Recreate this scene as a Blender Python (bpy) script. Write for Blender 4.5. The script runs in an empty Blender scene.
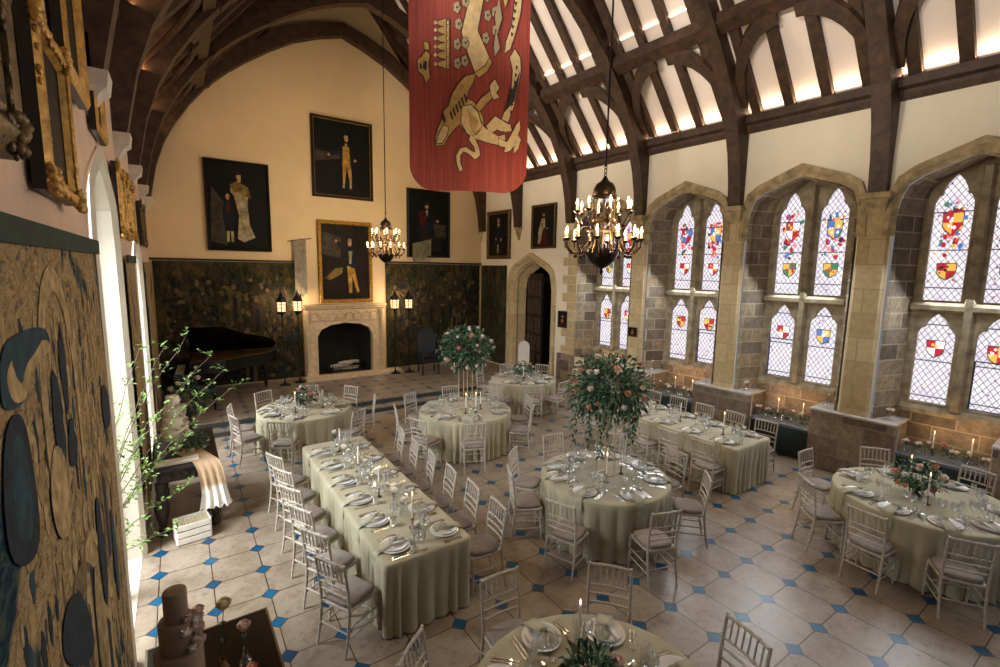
import bpy, math, random
from math import sin, cos, pi, sqrt, atan2, radians, degrees, hypot
from mathutils import Vector, Matrix
rnd = random.Random(7)
SC = bpy.context.scene
COL = SC.collection

# ------------------------------------------------------------------ helpers
def lin(h):
    h = h.lstrip('#')
    o = []
    for i in (0, 2, 4):
        v = int(h[i:i+2], 16) / 255
        o.append(v / 12.92 if v <= .04045 else ((v + .055) / 1.055) ** 2.4)
    return tuple(o)

class MB:
    """collects verts and faces, then links them as ONE mesh object"""
    def __init__(s): s.v = []; s.f = []; s.m = []
    def add(s, vs, fs, mi=0, M=None):
        b = len(s.v)
        s.v += [tuple(M @ Vector(v)) if M else tuple(v) for v in vs]
        for f in fs:
            s.f.append([b + i for i in f]); s.m.append(mi)
        return s
    def box(s, x0, x1, y0, y1, z0, z1, mi=0, M=None):
        vs = [(x, y, z) for x in (x0, x1) for y in (y0, y1) for z in (z0, z1)]
        return s.add(vs, [(0, 1, 3, 2), (4, 6, 7, 5), (0, 4, 5, 1), (2, 3, 7, 6), (0, 2, 6, 4), (1, 5, 7, 3)], mi, M)
    def cbox(s, c, d, bev=.01, mi=0, M=None):
        """box centre c, size d, with chamfered vertical and top edges"""
        x, y, z = c; a, b, h = d[0] / 2, d[1] / 2, d[2] / 2; e = min(bev, a * .9, b * .9, h * .9)
        rings = []
        for zz, k in ((-h, e), (-h + e, 0), (h - e, 0), (h, e)):
            A, B = a - k, b - k
            rings.append([(x + px, y + py, z + zz) for px, py in ((-A + e, -B), (A - e, -B), (A, -B + e), (A, B - e), (A - e, B), (-A + e, B), (-A, B - e), (-A, -B + e))])
        return s.loft(rings, mi, True, M)
    def loft(s, rings, mi=0, caps=True, M=None, closed=True):
        n = len(rings[0]); vs = [p for r in rings for p in r]; fs = []
        for i in range(len(rings) - 1):
            for j in range(n if closed else n - 1):
                k = (j + 1) % n
                fs.append((i * n + j, i * n + k, (i + 1) * n + k, (i + 1) * n + j))
        if caps:
            fs.append(tuple(range(n))[::-1]); fs.append(tuple((len(rings) - 1) * n + j for j in range(n)))
        return s.add(vs, fs, mi, M)
    def tube(s, pts, r, seg=8, mi=0, caps=True, M=None, flat=1.0):
        pts = [Vector(p) for p in pts]; n = len(pts)
        rs = r if isinstance(r, (list, tuple)) else [r] * n
        rings = []; up = None
        for i, p in enumerate(pts):
            t = (pts[min(i + 1, n - 1)] - pts[max(i - 1, 0)])
            if t.length < 1e-9: t = Vector((0, 0, 1))
            t.normalize()
            if up is None:
                up = Vector((0, 0, 1)) if abs(t.z) < .9 else Vector((0, 1, 0))
            a = t.cross(up)
            if a.length < 1e-6: a = t.cross(Vector((1, 0, 0)))
            a.normalize(); b = a.cross(t); up = b
            rings.append([tuple(p + (a * cos(2 * pi * k / seg) + b * sin(2 * pi * k / seg) * flat) * rs[i]) for k in range(seg)])
        return s.loft(rings, mi, caps, M)
    def lathe(s, prof, seg=16, c=(0, 0, 0), mi=0, M=None, caps=True):
        rings = [[(c[0] + r * cos(2 * pi * k / seg), c[1] + r * sin(2 * pi * k / seg), c[2] + z) for k in range(seg)] for r, z in prof]
        return s.loft(rings, mi, caps, M)
    def ell(s, c, r, seg=8, rings=6, mi=0, M=None):
        if not isinstance(r, (tuple, list)): r = (r, r, r)
        R = []
        for i in range(rings + 1):
            a = -pi / 2 + pi * i / rings; k = max(cos(a), .02)
            R.append([(c[0] + r[0] * k * cos(2 * pi * j / seg), c[1] + r[1] * k * sin(2 * pi * j / seg), c[2] + r[2] * sin(a)) for j in range(seg)])
        return s.loft(R, mi, True, M)
    def prism(s, poly, fn, d0, d1, mi=0):
        """2D polygon (u,v) extruded from depth d0 to d1 through fn(u,v,d)"""
        n = len(poly)
        vs = [fn(u, v, d0) for u, v in poly] + [fn(u, v, d1) for u, v in poly]
        fs = [tuple(range(n))[::-1], tuple(range(n, 2 * n))] + [(i, (i + 1) % n, n + (i + 1) % n, n + i) for i in range(n)]
        return s.add(vs, fs, mi)
    def plate(s, loops, fn, d0, d1, mi=0):
        """flat plate with holes: loops[0] outline, the rest holes"""
        cu = bpy.data.curves.new('tmp', 'CURVE'); cu.dimensions = '2D'; cu.fill_mode = 'BOTH'; cu.extrude = .5
        for lp in loops:
            sp = cu.splines.new('POLY'); sp.points.add(len(lp) - 1); sp.use_cyclic_u = True
            for p, q in zip(sp.points, lp): p.co = (q[0], q[1], 0, 1)
        ob = bpy.data.objects.new('tmp', cu)
        me = bpy.data.meshes.new_from_object(ob)
        s.add([fn(v.co.x, v.co.y, d0 + (v.co.z + .5) * (d1 - d0)) for v in me.vertices], [tuple(p.vertices) for p in me.polygons], mi)
        bpy.data.objects.remove(ob); bpy.data.curves.remove(cu); bpy.data.meshes.remove(me)
        return s
    def build(s, name, mats, parent=None, loc=None, rz=0, smooth=40, fix=True):
        me = bpy.data.meshes.new(name)
        if loc is not None and parent is None:
            L = Vector(loc)
        me.from_pydata(s.v, [], s.f)
        if not isinstance(mats, (list, tuple)): mats = [mats]
        for m in mats: me.materials.append(m)
        me.polygons.foreach_set('material_index', s.m)
        if fix:
            import bmesh
            bm = bmesh.new(); bm.from_mesh(me)
            bmesh.ops.recalc_face_normals(bm, faces=bm.faces)
            bm.to_mesh(me); bm.free()
        if smooth:
            me.polygons.foreach_set('use_smooth', [True] * len(me.polygons))
            me.set_sharp_from_angle(angle=radians(smooth))
        me.update()
        o = bpy.data.objects.new(name, me); COL.objects.link(o)
        if parent: o.parent = parent
        if loc is not None: o.location = loc
        o.rotation_euler = (0, 0, rz)
        return o

def tag(o, label=None, cat=None, group=None, kind=None):
    if label: o['label'] = label
    if cat: o['category'] = cat
    if group: o['group'] = group
    if kind: o['kind'] = kind
    return o
def thing(name, label, cat, loc=(0, 0, 0), rz=0, group=None):
    o = bpy.data.objects.new(name, None); COL.objects.link(o); o.empty_display_size = .05
    o.location = loc; o.rotation_euler = (0, 0, rz)
    return tag(o, label, cat, group)
KIDS = {}
def kids(o): return [c for c in bpy.data.objects if c.parent == o]
def clone(o, loc, rz=0, label=None, group=None, cache={}):
    """a thing, its parts and their sub-parts as new objects sharing mesh data"""
    if o.name not in cache:
        cache[o.name] = [(c, kids(c)) for c in kids(o)]
    r = o.copy(); COL.objects.link(r); r.location = loc; r.rotation_euler = (0, 0, rz)
    if label: r['label'] = label
    if group: r['group'] = group
    for c, gs in cache[o.name]:
        d = c.copy(); COL.objects.link(d); d.parent = r
        for g in gs:
            e = g.copy(); COL.objects.link(e); e.parent = d
    return r
class Kind:
    """first call hands out the prototype itself, later calls clone it"""
    def __init__(s, make): s.make = make; s.o = None
    def __call__(s, loc, rz=0, label=None, cat=None, group=None):
        if s.o is None:
            s.o = s.make(); o = s.o; o.location = loc; o.rotation_euler = (0, 0, rz)
            if label: o['label'] = label
            if group: o['group'] = group
        else: o = clone(s.o, loc, rz, label, group)
        if cat: o['category'] = cat
        return o

# ------------------------------------------------------------------ materials
def nodes(name):
    m = bpy.data.materials.new(name); m.use_nodes = True
    nt = m.node_tree; return m, nt, nt.nodes['Principled BSDF']
def N(nt, t, **kw):
    n = nt.nodes.new(t)
    for k, v in kw.items():
        if k.startswith('i_'):
            key = k[2:]; key = int(key) if key.isdigit() else key.replace('_', ' ')
            n.inputs[key].default_value = v
        else: setattr(n, k, v)
    return n
def L(nt, a, b): nt.links.new(a, b)
def pos(nt, obj=False):
    if obj: return N(nt, 'ShaderNodeTexCoord').outputs['Object']
    return N(nt, 'ShaderNodeNewGeometry').outputs['Position']
def math_(nt, op, a, b=None, c=None):
    n = N(nt, 'ShaderNodeMath', operation=op)
    for i, x in enumerate((a, b, c)):
        if x is None: continue
        if isinstance(x, (int, float)): n.inputs[i].default_value = x
        else: L(nt, x, n.inputs[i])
    return n.outputs[0]
def ramp(nt, fac, stops, interp='LINEAR'):
    r = N(nt, 'ShaderNodeValToRGB'); r.color_ramp.interpolation = interp
    e = r.color_ramp.elements
    while len(e) < len(stops): e.new(.5)
    for x, (p, c) in zip(e, stops):
        x.position = p; x.color = (*(lin(c) if isinstance(c, str) else c), 1)
    L(nt, fac, r.inputs[0]); return r.outputs[0]
def mixc(nt, fac, a, b, mode='MIX'):
    n = N(nt, 'ShaderNodeMix', data_type='RGBA', blend_type=mode)
    for i, x in ((0, fac), (6, a), (7, b)):
        if isinstance(x, (int, float)): n.inputs[i].default_value = x
        elif isinstance(x, str): n.inputs[i].default_value = (*lin(x), 1)
        elif isinstance(x, tuple): n.inputs[i].default_value = (*x, 1)
        else: L(nt, x, n.inputs[i])
    return n.outputs[2]
def noise(nt, vec, scale, detail=3, rough=.55, dist=0):
    n = N(nt, 'ShaderNodeTexNoise', i_Scale=scale, i_Detail=detail, i_Roughness=rough, i_Distortion=dist)
    L(nt, vec, n.inputs['Vector']); return n.outputs[0]
def bump(nt, bs, h, strength=.3, dist=.01):
    b = N(nt, 'ShaderNodeBump', i_Strength=strength, i_Distance=dist)
    L(nt, h, b.inputs['Height']); L(nt, b.outputs[0], bs.inputs['Normal'])
_mc = {}
def mat(name, c, rough=.6, metal=0, var=.0, vs=8, bmp=0, bs=40, c2=None, sheen=0, spec=.5, obj=True):
    if name in _mc: return _mc[name]
    m, nt, b = nodes(name)
    col = lin(c)
    b.inputs['Roughness'].default_value = rough; b.inputs['Metallic'].default_value = metal
    b.inputs['Specular IOR Level'].default_value = spec
    b.inputs['Sheen Weight'].default_value = sheen
    if var or c2:
        v = pos(nt, obj); n = noise(nt, v, vs)
        a = c2 and lin(c2) or tuple(x * (1 - var) for x in col)
        r = ramp(nt, n, [(.3, a), (.7, tuple(min(1, x * (1 + (0 if c2 else var))) for x in col))])
        L(nt, r, b.inputs['Base Color'])
    else: b.inputs['Base Color'].default_value = (*col, 1)
    if bmp: bump(nt, b, noise(nt, pos(nt, obj), bs), bmp)
    _mc[name] = m; return m
def emit(name, c, s):
    if name in _mc: return _mc[name]
    m, nt, b = nodes(name)
    b.inputs['Base Color'].default_value = (*lin(c), 1)
    b.inputs['Emission Color'].default_value = (*lin(c), 1); b.inputs['Emission Strength'].default_value = s
    _mc[name] = m; return m
# ------------------------------------------------------------------ camera
H = 3.5835
YAW, PIT, ROL = radians(34.17855), radians(7.62354), radians(-.97007)
def cam():
    f = Vector((sin(YAW) * cos(PIT), cos(YAW) * cos(PIT), -sin(PIT)))
    r = Vector((cos(YAW), -sin(YAW), 0)); d = f.cross(r)
    r2 = r * cos(ROL) + d * sin(ROL); d2 = d * cos(ROL) - r * sin(ROL)
    c = bpy.data.cameras.new('camera'); c.sensor_width = 36; c.lens = 474.46 * 36 / 1000; c.clip_start = .05; c.clip_end = 200
    o = bpy.data.objects.new('camera', c); COL.objects.link(o)
    o.matrix_world = Matrix(((r2.x, -d2.x, -f.x, 0), (r2.y, -d2.y, -f.y, 0), (r2.z, -d2.z, -f.z, H), (0, 0, 0, 1)))
    SC.camera = o
cam()
CAMF = (sin(YAW), cos(YAW))

# ------------------------------------------------------------------ frame of the two long walls
WA = .0449
XL = -.56                                   # face of the tapestry wall
def wx(y): return 9.3 + (15 - y) * WA       # face of the window wall
def Wp(s, d, z): return (9.3 + d * cos(WA) + s * sin(WA), 15 + d * sin(WA) - s * cos(WA), z)
def Ws(s, z, d): return Wp(s, d, z)
WR = Matrix.Translation((9.3, 15, 0)) @ Matrix.Rotation(WA, 4, 'Z')   # local (d, -s, z)
ZD = .24                                    # height of the raised end

# ------------------------------------------------------------------ setting materials
def floor_mat():
    m, nt, b = nodes('octagon_stone_floor')
    sp = N(nt, 'ShaderNodeSeparateXYZ'); L(nt, pos(nt), sp.inputs[0])
    T = .51
    u = math_(nt, 'ADD', math_(nt, 'DIVIDE', sp.outputs[0], T), -.26)
    v = math_(nt, 'ADD', math_(nt, 'DIVIDE', sp.outputs[1], T), .463)
    def tri(x): return math_(nt, 'ABSOLUTE', math_(nt, 'SUBTRACT', math_(nt, 'FRACT', math_(nt, 'ADD', x, .5)), .5))
    a, c = tri(u), tri(v)
    d = math_(nt, 'ADD', a, c)
    dia = math_(nt, 'LESS_THAN', d, .175)
    g1 = math_(nt, 'LESS_THAN', math_(nt, 'MINIMUM', a, c), .0105)
    g2 = math_(nt, 'LESS_THAN', math_(nt, 'ABSOLUTE', math_(nt, 'SUBTRACT', d, .175)), .012)
    gr = math_(nt, 'MAXIMUM', math_(nt, 'MULTIPLY', g1, math_(nt, 'SUBTRACT', 1, dia)), g2)
    cell = N(nt, 'ShaderNodeCombineXYZ'); L(nt, math_(nt, 'FLOOR', u), cell.inputs[0]); L(nt, math_(nt, 'FLOOR', v), cell.inputs[1])
    wn = N(nt, 'ShaderNodeTexWhiteNoise', noise_dimensions='2D'); L(nt, cell.outputs[0], wn.inputs['Vector'])
    base = ramp(nt, wn.outputs[0], [(0, '#7c6a58'), (.35, '#8e7d6a'), (.7, '#998a77'), (1, '#806c56')])
    st = noise(nt, pos(nt), 3.2, 6, .62, .6)
    base = mixc(nt, .55, base, ramp(nt, st, [(.3, '#6a5846'), (.52, '#948573'), (.75, '#a59885')]))
    cell2 = N(nt, 'ShaderNodeCombineXYZ'); L(nt, math_(nt, 'FLOOR', math_(nt, 'ADD', u, .5)), cell2.inputs[0]); L(nt, math_(nt, 'FLOOR', math_(nt, 'ADD', v, .5)), cell2.inputs[1])
    wn2 = N(nt, 'ShaderNodeTexWhiteNoise', noise_dimensions='2D'); L(nt, cell2.outputs[0], wn2.inputs['Vector'])
    slate = ramp(nt, wn2.outputs[0], [(0, '#0a3c5a'), (.5, '#0e4c6e'), (1, '#145a7c')])
    col = mixc(nt, dia, base, slate)
    sp2 = noise(nt, pos(nt), 14, 4, .7); col = mixc(nt, .5, col, ramp(nt, sp2, [(.3, '#8a7a68'), (.48, '#ffffff'), (.6, '#ffffff')]), 'MULTIPLY')
    col = mixc(nt, gr, col, '#33281f')
    L(nt, col, b.inputs['Base Color'])
    rg = N(nt, 'ShaderNodeMapRange', i_3=.22, i_4=.42); L(nt, st, rg.inputs[0]); L(nt, rg.outputs[0], b.inputs['Roughness'])
    h = math_(nt, 'SUBTRACT', math_(nt, 'MULTIPLY', st, .4), gr)
    bump(nt, b, h, .25, .004)
    return m
M_FLOOR = floor_mat()

def stone_mat(name, axis, cols, bw=.55, bh=.27, mortar='#a89c88', bstr=.5, mul=.8):
    m, nt, b = nodes(name)
    sp = N(nt, 'ShaderNodeSeparateXYZ'); L(nt, pos(nt), sp.inputs[0])
    cb = N(nt, 'ShaderNodeCombineXYZ')
    L(nt, math_(nt, 'ADD', sp.outputs[axis], math_(nt, 'MULTIPLY', sp.outputs[1 - axis], 1.25)), cb.inputs[0]); L(nt, sp.outputs[2], cb.inputs[1])
    nz = noise(nt, pos(nt), 5, 5, .6, .3)
    br = N(nt, 'ShaderNodeTexBrick', offset=.5, i_Scale=1, i_Mortar_Size=.012, i_Mortar_Smooth=.3, i_Bias=0, i_Brick_Width=bw, i_Row_Height=bh)
    br.inputs['Color1'].default_value = (0, 0, 0, 1); br.inputs['Color2'].default_value = (1, 1, 1, 1); br.inputs['Mortar'].default_value = (.5, .5, .5, 1)
    L(nt, cb.outputs[0], br.inputs['Vector'])
    c = ramp(nt, br.outputs['Color'], [(i / (len(cols) - 1), x) for i, x in enumerate(cols)])
    n2 = noise(nt, pos(nt), 9, 6, .7)
    c = mixc(nt, mul, c, ramp(nt, n2, [(.3, '#6a5e52'), (.5, '#c8beae'), (.7, '#fff8ea')]), 'MULTIPLY')
    c = mixc(nt, .12, c, ramp(nt, nz, [(.3, '#8a7c68'), (.7, '#d2c4a8')]))
    c = mixc(nt, br.outputs['Fac'], c, mortar)
    L(nt, c, b.inputs['Base Color']); b.inputs['Roughness'].default_value = .9
    h = math_(nt, 'SUBTRACT', math_(nt, 'MULTIPLY', n2, .7), br.outputs['Fac'])
    bump(nt, b, h, bstr, .015)
    return m
M_STONE = stone_mat('window_wall_rubble_stone', 1, ['#5f5448', '#a89c88', '#7a685e', '#c0ae90', '#8d8068', '#544840'])
M_ASHLAR = stone_mat('pier_ashlar', 1, ['#c4ac7e', '#d8c498', '#ccb486'], .62, .42, '#a89674', .2, .4)
M_PLINTH = stone_mat('plinth_stone', 1, ['#6a5450', '#a89a86', '#6c5654', '#b4a48c', '#8c7a68'], .62, .32, '#8a8074')
M_FIRE = mat('fireplace_stone', '#c9b391', .85, var=.18, vs=7, bmp=.25, bs=30)
M_TRACE = mat('tracery_stone', '#8f8268', .9, var=.42, vs=6, bmp=.3, bs=35)
M_HOOD = mat('hood_stone', '#a3906c', .9, var=.42, vs=7, bmp=.35, bs=30)
M_WHITE = mat('white_reveal_stone', '#cfc5b2', .8, var=.08, vs=4, bmp=.1)
M_CORBEL = mat('corbel_stone', '#cfc6b8', .85, var=.12, vs=9, bmp=.2)
M_CREAM = mat('cream_plaster', '#dcc49a', .85, var=.05, vs=1.3, bmp=.03, bs=14)
M_CREAMR = mat('pale_plaster', '#e6dcc4', .85, var=.04, vs=1.3, bmp=.03, bs=14)
M_PINK = mat('pink_plaster', '#d2b49a', .85, var=.1, vs=2.2, bmp=.06, bs=9)
M_ROOFP = mat('roof_plaster', '#e9dcd0', .85, var=.05, vs=1.2, bmp=.03, bs=12)
M_SLATE = mat('slate_shelf', '#5c6266', .4, var=.15, vs=6)
M_BLACK = mat('firebox_dark', '#24221e', .95, var=.3, vs=6)  # one dark tone over the whole firebox lining
def wood_mat(name, a, c, rough=.65, sc=(1, 1, 1), grain=18):
    m, nt, b = nodes(name)
    mp = N(nt, 'ShaderNodeMapping'); mp.inputs['Scale'].default_value = sc; L(nt, pos(nt, True), mp.inputs[0])
    n = noise(nt, mp.outputs[0], grain, 5, .65, .4)
    L(nt, ramp(nt, n, [(.3, a), (.68, c)]), b.inputs['Base Color']); b.inputs['Roughness'].default_value = rough
    bump(nt, b, n, .3, .01); return m
M_OAK = wood_mat('old_roof_oak', '#20140b', '#503620', .6, (.5, .5, .5), 12)
M_OAKD = wood_mat('dark_carved_oak', '#120c08', '#2e2118', .5, (1, 1, .3), 14)

def tapestry_mat(name, axis, dark, seed):
    m, nt, b = nodes(name)
    sp = N(nt, 'ShaderNodeSeparateXYZ'); L(nt, pos(nt), sp.inputs[0])
    def vec(k, kz, sd):
        cb = N(nt, 'ShaderNodeCombineXYZ'); L(nt, math_(nt, 'MULTIPLY', sp.outputs[axis], k), cb.inputs[0]); L(nt, math_(nt, 'MULTIPLY', sp.outputs[2], kz), cb.inputs[1]); cb.inputs[2].default_value = sd; return cb.outputs[0]
    big = noise(nt, vec(1, .5, seed), 1.7, 3, .55, 1.2)          # large dark and pale patches in the weave
    fig = noise(nt, vec(1, .45, seed + 4), 4.6, 5, .62, 1.5)     # figures and foliage
    fine = noise(nt, vec(1, .22, seed + 9), 15, 5, .7, .8)       # hanging streaks
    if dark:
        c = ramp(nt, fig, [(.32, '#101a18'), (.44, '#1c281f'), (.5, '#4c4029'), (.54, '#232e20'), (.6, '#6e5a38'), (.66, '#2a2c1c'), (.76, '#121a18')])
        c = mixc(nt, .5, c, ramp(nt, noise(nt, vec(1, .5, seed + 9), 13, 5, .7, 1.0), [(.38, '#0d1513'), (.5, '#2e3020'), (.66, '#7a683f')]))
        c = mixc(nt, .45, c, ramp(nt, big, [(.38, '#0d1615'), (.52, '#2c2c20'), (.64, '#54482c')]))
    else:
        fig = noise(nt, vec(1, 1.5, seed + 4), 5.0, 6, .68, 2.6)
        fine = noise(nt, vec(1, 1.6, seed + 9), 17, 5, .72, 1.2)
        c = ramp(nt, fig, [(.3, '#16242c'), (.38, '#243a40'), (.43, '#6e5c3c'), (.5, '#a88e66'), (.55, '#7e6640'), (.6, '#baa07a'), (.65, '#5c4a30'), (.74, '#22343a')])
        c = mixc(nt, .35, c, ramp(nt, fine, [(.36, '#24251f'), (.48, '#8e774f'), (.62, '#c4ac84')]))
        c = mixc(nt, ramp(nt, big, [(.38, (1, 1, 1)), (.44, (0, 0, 0))]), c, ramp(nt, fig, [(.38, '#0e1a22'), (.5, '#1e3a46'), (.6, '#4a5040')]))
    L(nt, c, b.inputs['Base Color']); b.inputs['Roughness'].default_value = .95; b.inputs['Specular IOR Level'].default_value = .1
    w = N(nt, 'ShaderNodeTexNoise', i_Scale=90.0, i_Detail=2.0); L(nt, pos(nt), w.inputs['Vector'])
    bump(nt, b, w.outputs[0], .2, .003)
    return m
M_TAP = tapestry_mat('verdure_tapestry', 1, False, 3.1)
M_TAPD = tapestry_mat('dim_tapestry', 0, True, 7.7)
M_TAPR = tapestry_mat('dim_tapestry_return', 1, True, 9.2)

def S(o, label=None):
    o['kind'] = 'structure'
    if label: o['label'] = label
    return o

# ------------------------------------------------------------------ floor and raised end
S(MB().box(XL - 1.2, 10.8, -2.2, 11.6, -.2, 0).build('floor', M_FLOOR, smooth=0))
dais = MB(); dais.box(XL, 9.55, 11.25, 15.05, 0, .12); dais.box(XL, 9.55, 11.58, 15.05, .12, ZD)
S(dais.build('floor_dais', M_FLOOR, smooth=0))
for k, (y, z) in enumerate(((11.25, .12), (11.58, ZD))):
    S(MB().box(XL, 9.5, y - .035, y - .001, z - .12 + .0, z - .028).build('trim_%d' % (k + 1), mat('step_riser', '#3a3a34', .8, var=.3), smooth=0))

# ------------------------------------------------------------------ end wall with fireplace hole
RX = 4.4
def rz_left(x): return 6.72 + 1.22 * (x - XL)
def rz_right(x, y): return 6.72 + 1.22 * (wx(y) - x)
def Ew(x, z, d): return (x, 15 + d, z)
fo = [(3.36, ZD), (5.1, ZD), (5.1, 1.5), (4.98, 1.72), (4.7, 1.86), (4.23, 1.92), (3.76, 1.86), (3.48, 1.72), (3.36, 1.5)]
ew = MB(); ew.plate([[(XL - .3, 0), (9.5, 0), (9.5, rz_right(9.5, 15)), (RX, rz_left(RX) - .1), (XL - .3, rz_left(XL - .3))], fo], Ew, 0, .25)
S(ew.build('wall_end', M_CREAM, smooth=0))
fb = MB(); fb.loft([[(x, 15.0, z) for x, z in fo], [(x + (4.23 - x) * .18, 15.75, z) for x, z in fo]], caps=False); fb.prism([(x + (4.23 - x) * .18, z) for x, z in fo], lambda u, v, d: (u, 15.75 + d, v), 0, .05)
S(fb.build('wall_firebox', M_BLACK, smooth=0))

# ------------------------------------------------------------------ left wall with two tall arched openings
def archpts(c, hw, z0, zs, za):
    P = [(-1, 0), (-.995, .2), (-.965, .37), (-.885, .6), (-.7, .73), (-.34, .87), (0, 1)]
    l = [(c + hw * x, zs + (za - zs) * z) for x, z in P]
    return [(c - hw, z0)] + l + [(2 * c - x, z) for x, z in l[-2::-1]] + [(c + hw, z0)]
def Lw(y, z, d): return (XL - d, y, z)
OP = [(6.0, .95, 0.0, 3.55, 4.55), (10.1, .8, ZD + .02, 3.2, 4.0)]
lw = MB(); lw.plate([[(-.6, -.05), (15.1, -.05), (15.1, 6.75), (-.6, 6.75)]] + [archpts(c, h + .03, z0 - .02, zs, za + .03) for c, h, z0, zs, za in OP], Lw, 0, .015)
S(lw.build('wall_left', M_PINK, smooth=0))
for k, (c, h, z0, zs, za) in enumerate(OP):
    w = MB(); a = archpts(c, h, z0, zs, za); b_ = archpts(c, h * .82, z0, zs, za - .2)
    w.loft([[Lw(y, z, -.0) for y, z in a], [Lw(y, z, .14) for y, z in a], [Lw(y, z, .22) for y, z in archpts(c, h * .95, z0, zs, za - .05)], [Lw(y, z, .95) for y, z in b_]], caps=False, closed=False)
    o = S(w.build('window_%d' % (5 + k), M_WHITE, smooth=25))
    hd = MB(); big = archpts(c, h + .14, z0, zs, za + .14)
    hd.loft([[Lw(y, z, -.03) for y, z in big], [Lw(y, z, -.05) for y, z in archpts(c, h + .09, z0, zs, za + .09)], [Lw(y, z, -.05) for y, z in archpts(c, h + .03, z0, zs, za + .03)], [Lw(y, z, 0) for y, z in a]], caps=False, closed=False)
    hd.build('window_moulding', M_WHITE, o, smooth=25)
    fl_ = MB(); fl_.box(XL - 1.0, XL, c - h, c + h, -.2, max(z0 - .02, .0) + .004); fl_.build('window_threshold', M_WHITE, o, smooth=0)

# ------------------------------------------------------------------ window wall
BAY = [5.82, 8.19, 10.57, 12.98]
PIER = [4.62, 7.0, 9.37, 11.77, 14.18]
RW_HW = .93
def recess(c):
    a = archpts(c, RW_HW + .03, 1.1, 4.45, 5.45)
    return [(c - .55, -.02), (c - .55, 1.13)] + a + [(c + .55, 1.13), (c + .55, -.02)]
DOOR = archpts(2.87, .95, -.02, 2.75, 3.95)
rw = MB(); rw.plate([[(-.3, -.05), (15.6, -.05), (15.6, 6.75), (-.3, 6.75)], DOOR] + [recess(c) for c in BAY], Ws, 0, .015)
S(rw.build('wall_right', M_CREAMR, smooth=0))

def arch_band(c, hw1, za1, hw2, za2, z0, zs, d0, d1, name, m):
    A_ = archpts(c, hw1, z0, zs, za1); B_ = archpts(c, hw2, z0, zs + .02, za2); mid = [((a[0] + b[0]) / 2, (a[1] + b[1]) / 2) for a, b in zip(A_, B_)]
    o = MB(); o.loft([[Ws(*p, 0.02) for p in A_], [Ws(*p, d0) for p in A_], [Ws(*p, d0) for p in mid], [Ws(*p, d0 * .3) for p in [((a[0] * .25 + b[0] * .75), (a[1] * .25 + b[1] * .75)) for a, b in zip(A_, B_)]], [Ws(*p, d1) for p in B_]], caps=False, closed=False)
    return o

def glass_mat():
    m, nt, b = nodes('leaded_glass')
    sp = N(nt, 'ShaderNodeSeparateXYZ'); L(nt, pos(nt), sp.inputs[0])
    u = math_(nt, 'DIVIDE', sp.outputs[1], .088); v = math_(nt, 'DIVIDE', sp.outputs[2], .128)
    def ln(x, w): return math_(nt, 'LESS_THAN', math_(nt, 'ABSOLUTE', math_(nt, 'SUBTRACT', math_(nt, 'FRACT', x), .5)), w)
    g = math_(nt, 'MAXIMUM', ln(math_(nt, 'ADD', u, v), .055), ln(math_(nt, 'SUBTRACT', u, v), .055))
    bar = ln(math_(nt, 'DIVIDE', sp.outputs[2], .62), .016)
    g = math_(nt, 'MAXIMUM', g, bar)
    n = noise(nt, pos(nt), 3, 3)
    c = ramp(nt, n, [(.3, '#d9cfe0'), (.5, '#ece4e8'), (.7, '#dcd4e4')])
    vo = N(nt, 'ShaderNodeTexVoronoi', i_Scale=9.0); L(nt, pos(nt), vo.inputs['Vector'])
    dot = math_(nt, 'LESS_THAN', vo.outputs['Distance'], .16)
    c = mixc(nt, dot, c, ramp(nt, noise(nt, pos(nt), 11, 1), [(.4, '#7a2a5a'), (.5, '#c8a050'), (.6, '#3a4a9a')], 'CONSTANT'))
    c = mixc(nt, g, c, '#3c3846')
    L(nt, c, b.inputs['Emission Color']); b.inputs['Emission Strength'].default_value = 1.0
    b.inputs['Base Color'].default_value = (.05, .05, .06, 1); b.inputs['Roughness'].default_value = .15
    return m
M_GLASS = glass_mat()
STAIN = [emit('stained_red', '#a81e2c', .8), emit('stained_blue', '#4a6ca8', .8), emit('stained_gold', '#d8a84a', .85), emit('stained_white', '#e8e0e0', .95), emit('stained_green', '#3f7a5c', .7), emit('stained_black', '#2a2630', .5), emit('stained_pink', '#d87a8a', .85)]
def light_shape(c, hw, z0, zs, za):
    h = za - zs
    l = [(-1, 0), (-.98, .2), (-.8, .38), (-.62, .42), (-.6, .55), (-.4, .78), (-.15, .93), (0, 1)]
    l = [(c + hw * x, zs + h * z) for x, z in l]
    return [(c - hw, z0)] + l + [(2 * c - x, z) for x, z in l[-2::-1]] + [(c + hw, z0)]
def shield(mb, c, z, w, h, r, cols):
    def fn(u, v, d): return Wp(c + u * w, .705 - d, z + v * h)
    mb.prism([(-.56, .55), (.56, .55), (.53, -.12), (.36, -.36), (0, -.58), (-.36, -.36), (-.53, -.12)], fn, -.002, .003, 5)
    mb.prism([(-.5, .5), (0, .5), (0, .05), (-.5, .05)], fn, 0, .006, cols[0]); mb.prism([(0, .5), (.5, .5), (.5, .05), (0, .05)], fn, 0, .006, cols[1])
    mb.prism([(-.5, .05), (0, .05), (0, -.5), (-.32, -.3), (-.47, -.1)], fn, 0, .006, cols[1]); mb.prism([(0, .05), (.5, .05), (.47, -.1), (.32, -.3), (0, -.5)], fn, 0, .006, cols[0])
    for k in range(6):
        u, v = r.uniform(-.36, .36), r.uniform(-.2, .4); q = r.uniform(.06, .12)
        mb.prism([(u - q, v), (u, v - q), (u + q, v), (u, v + q)], fn, .006, .01, cols[2])
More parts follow.
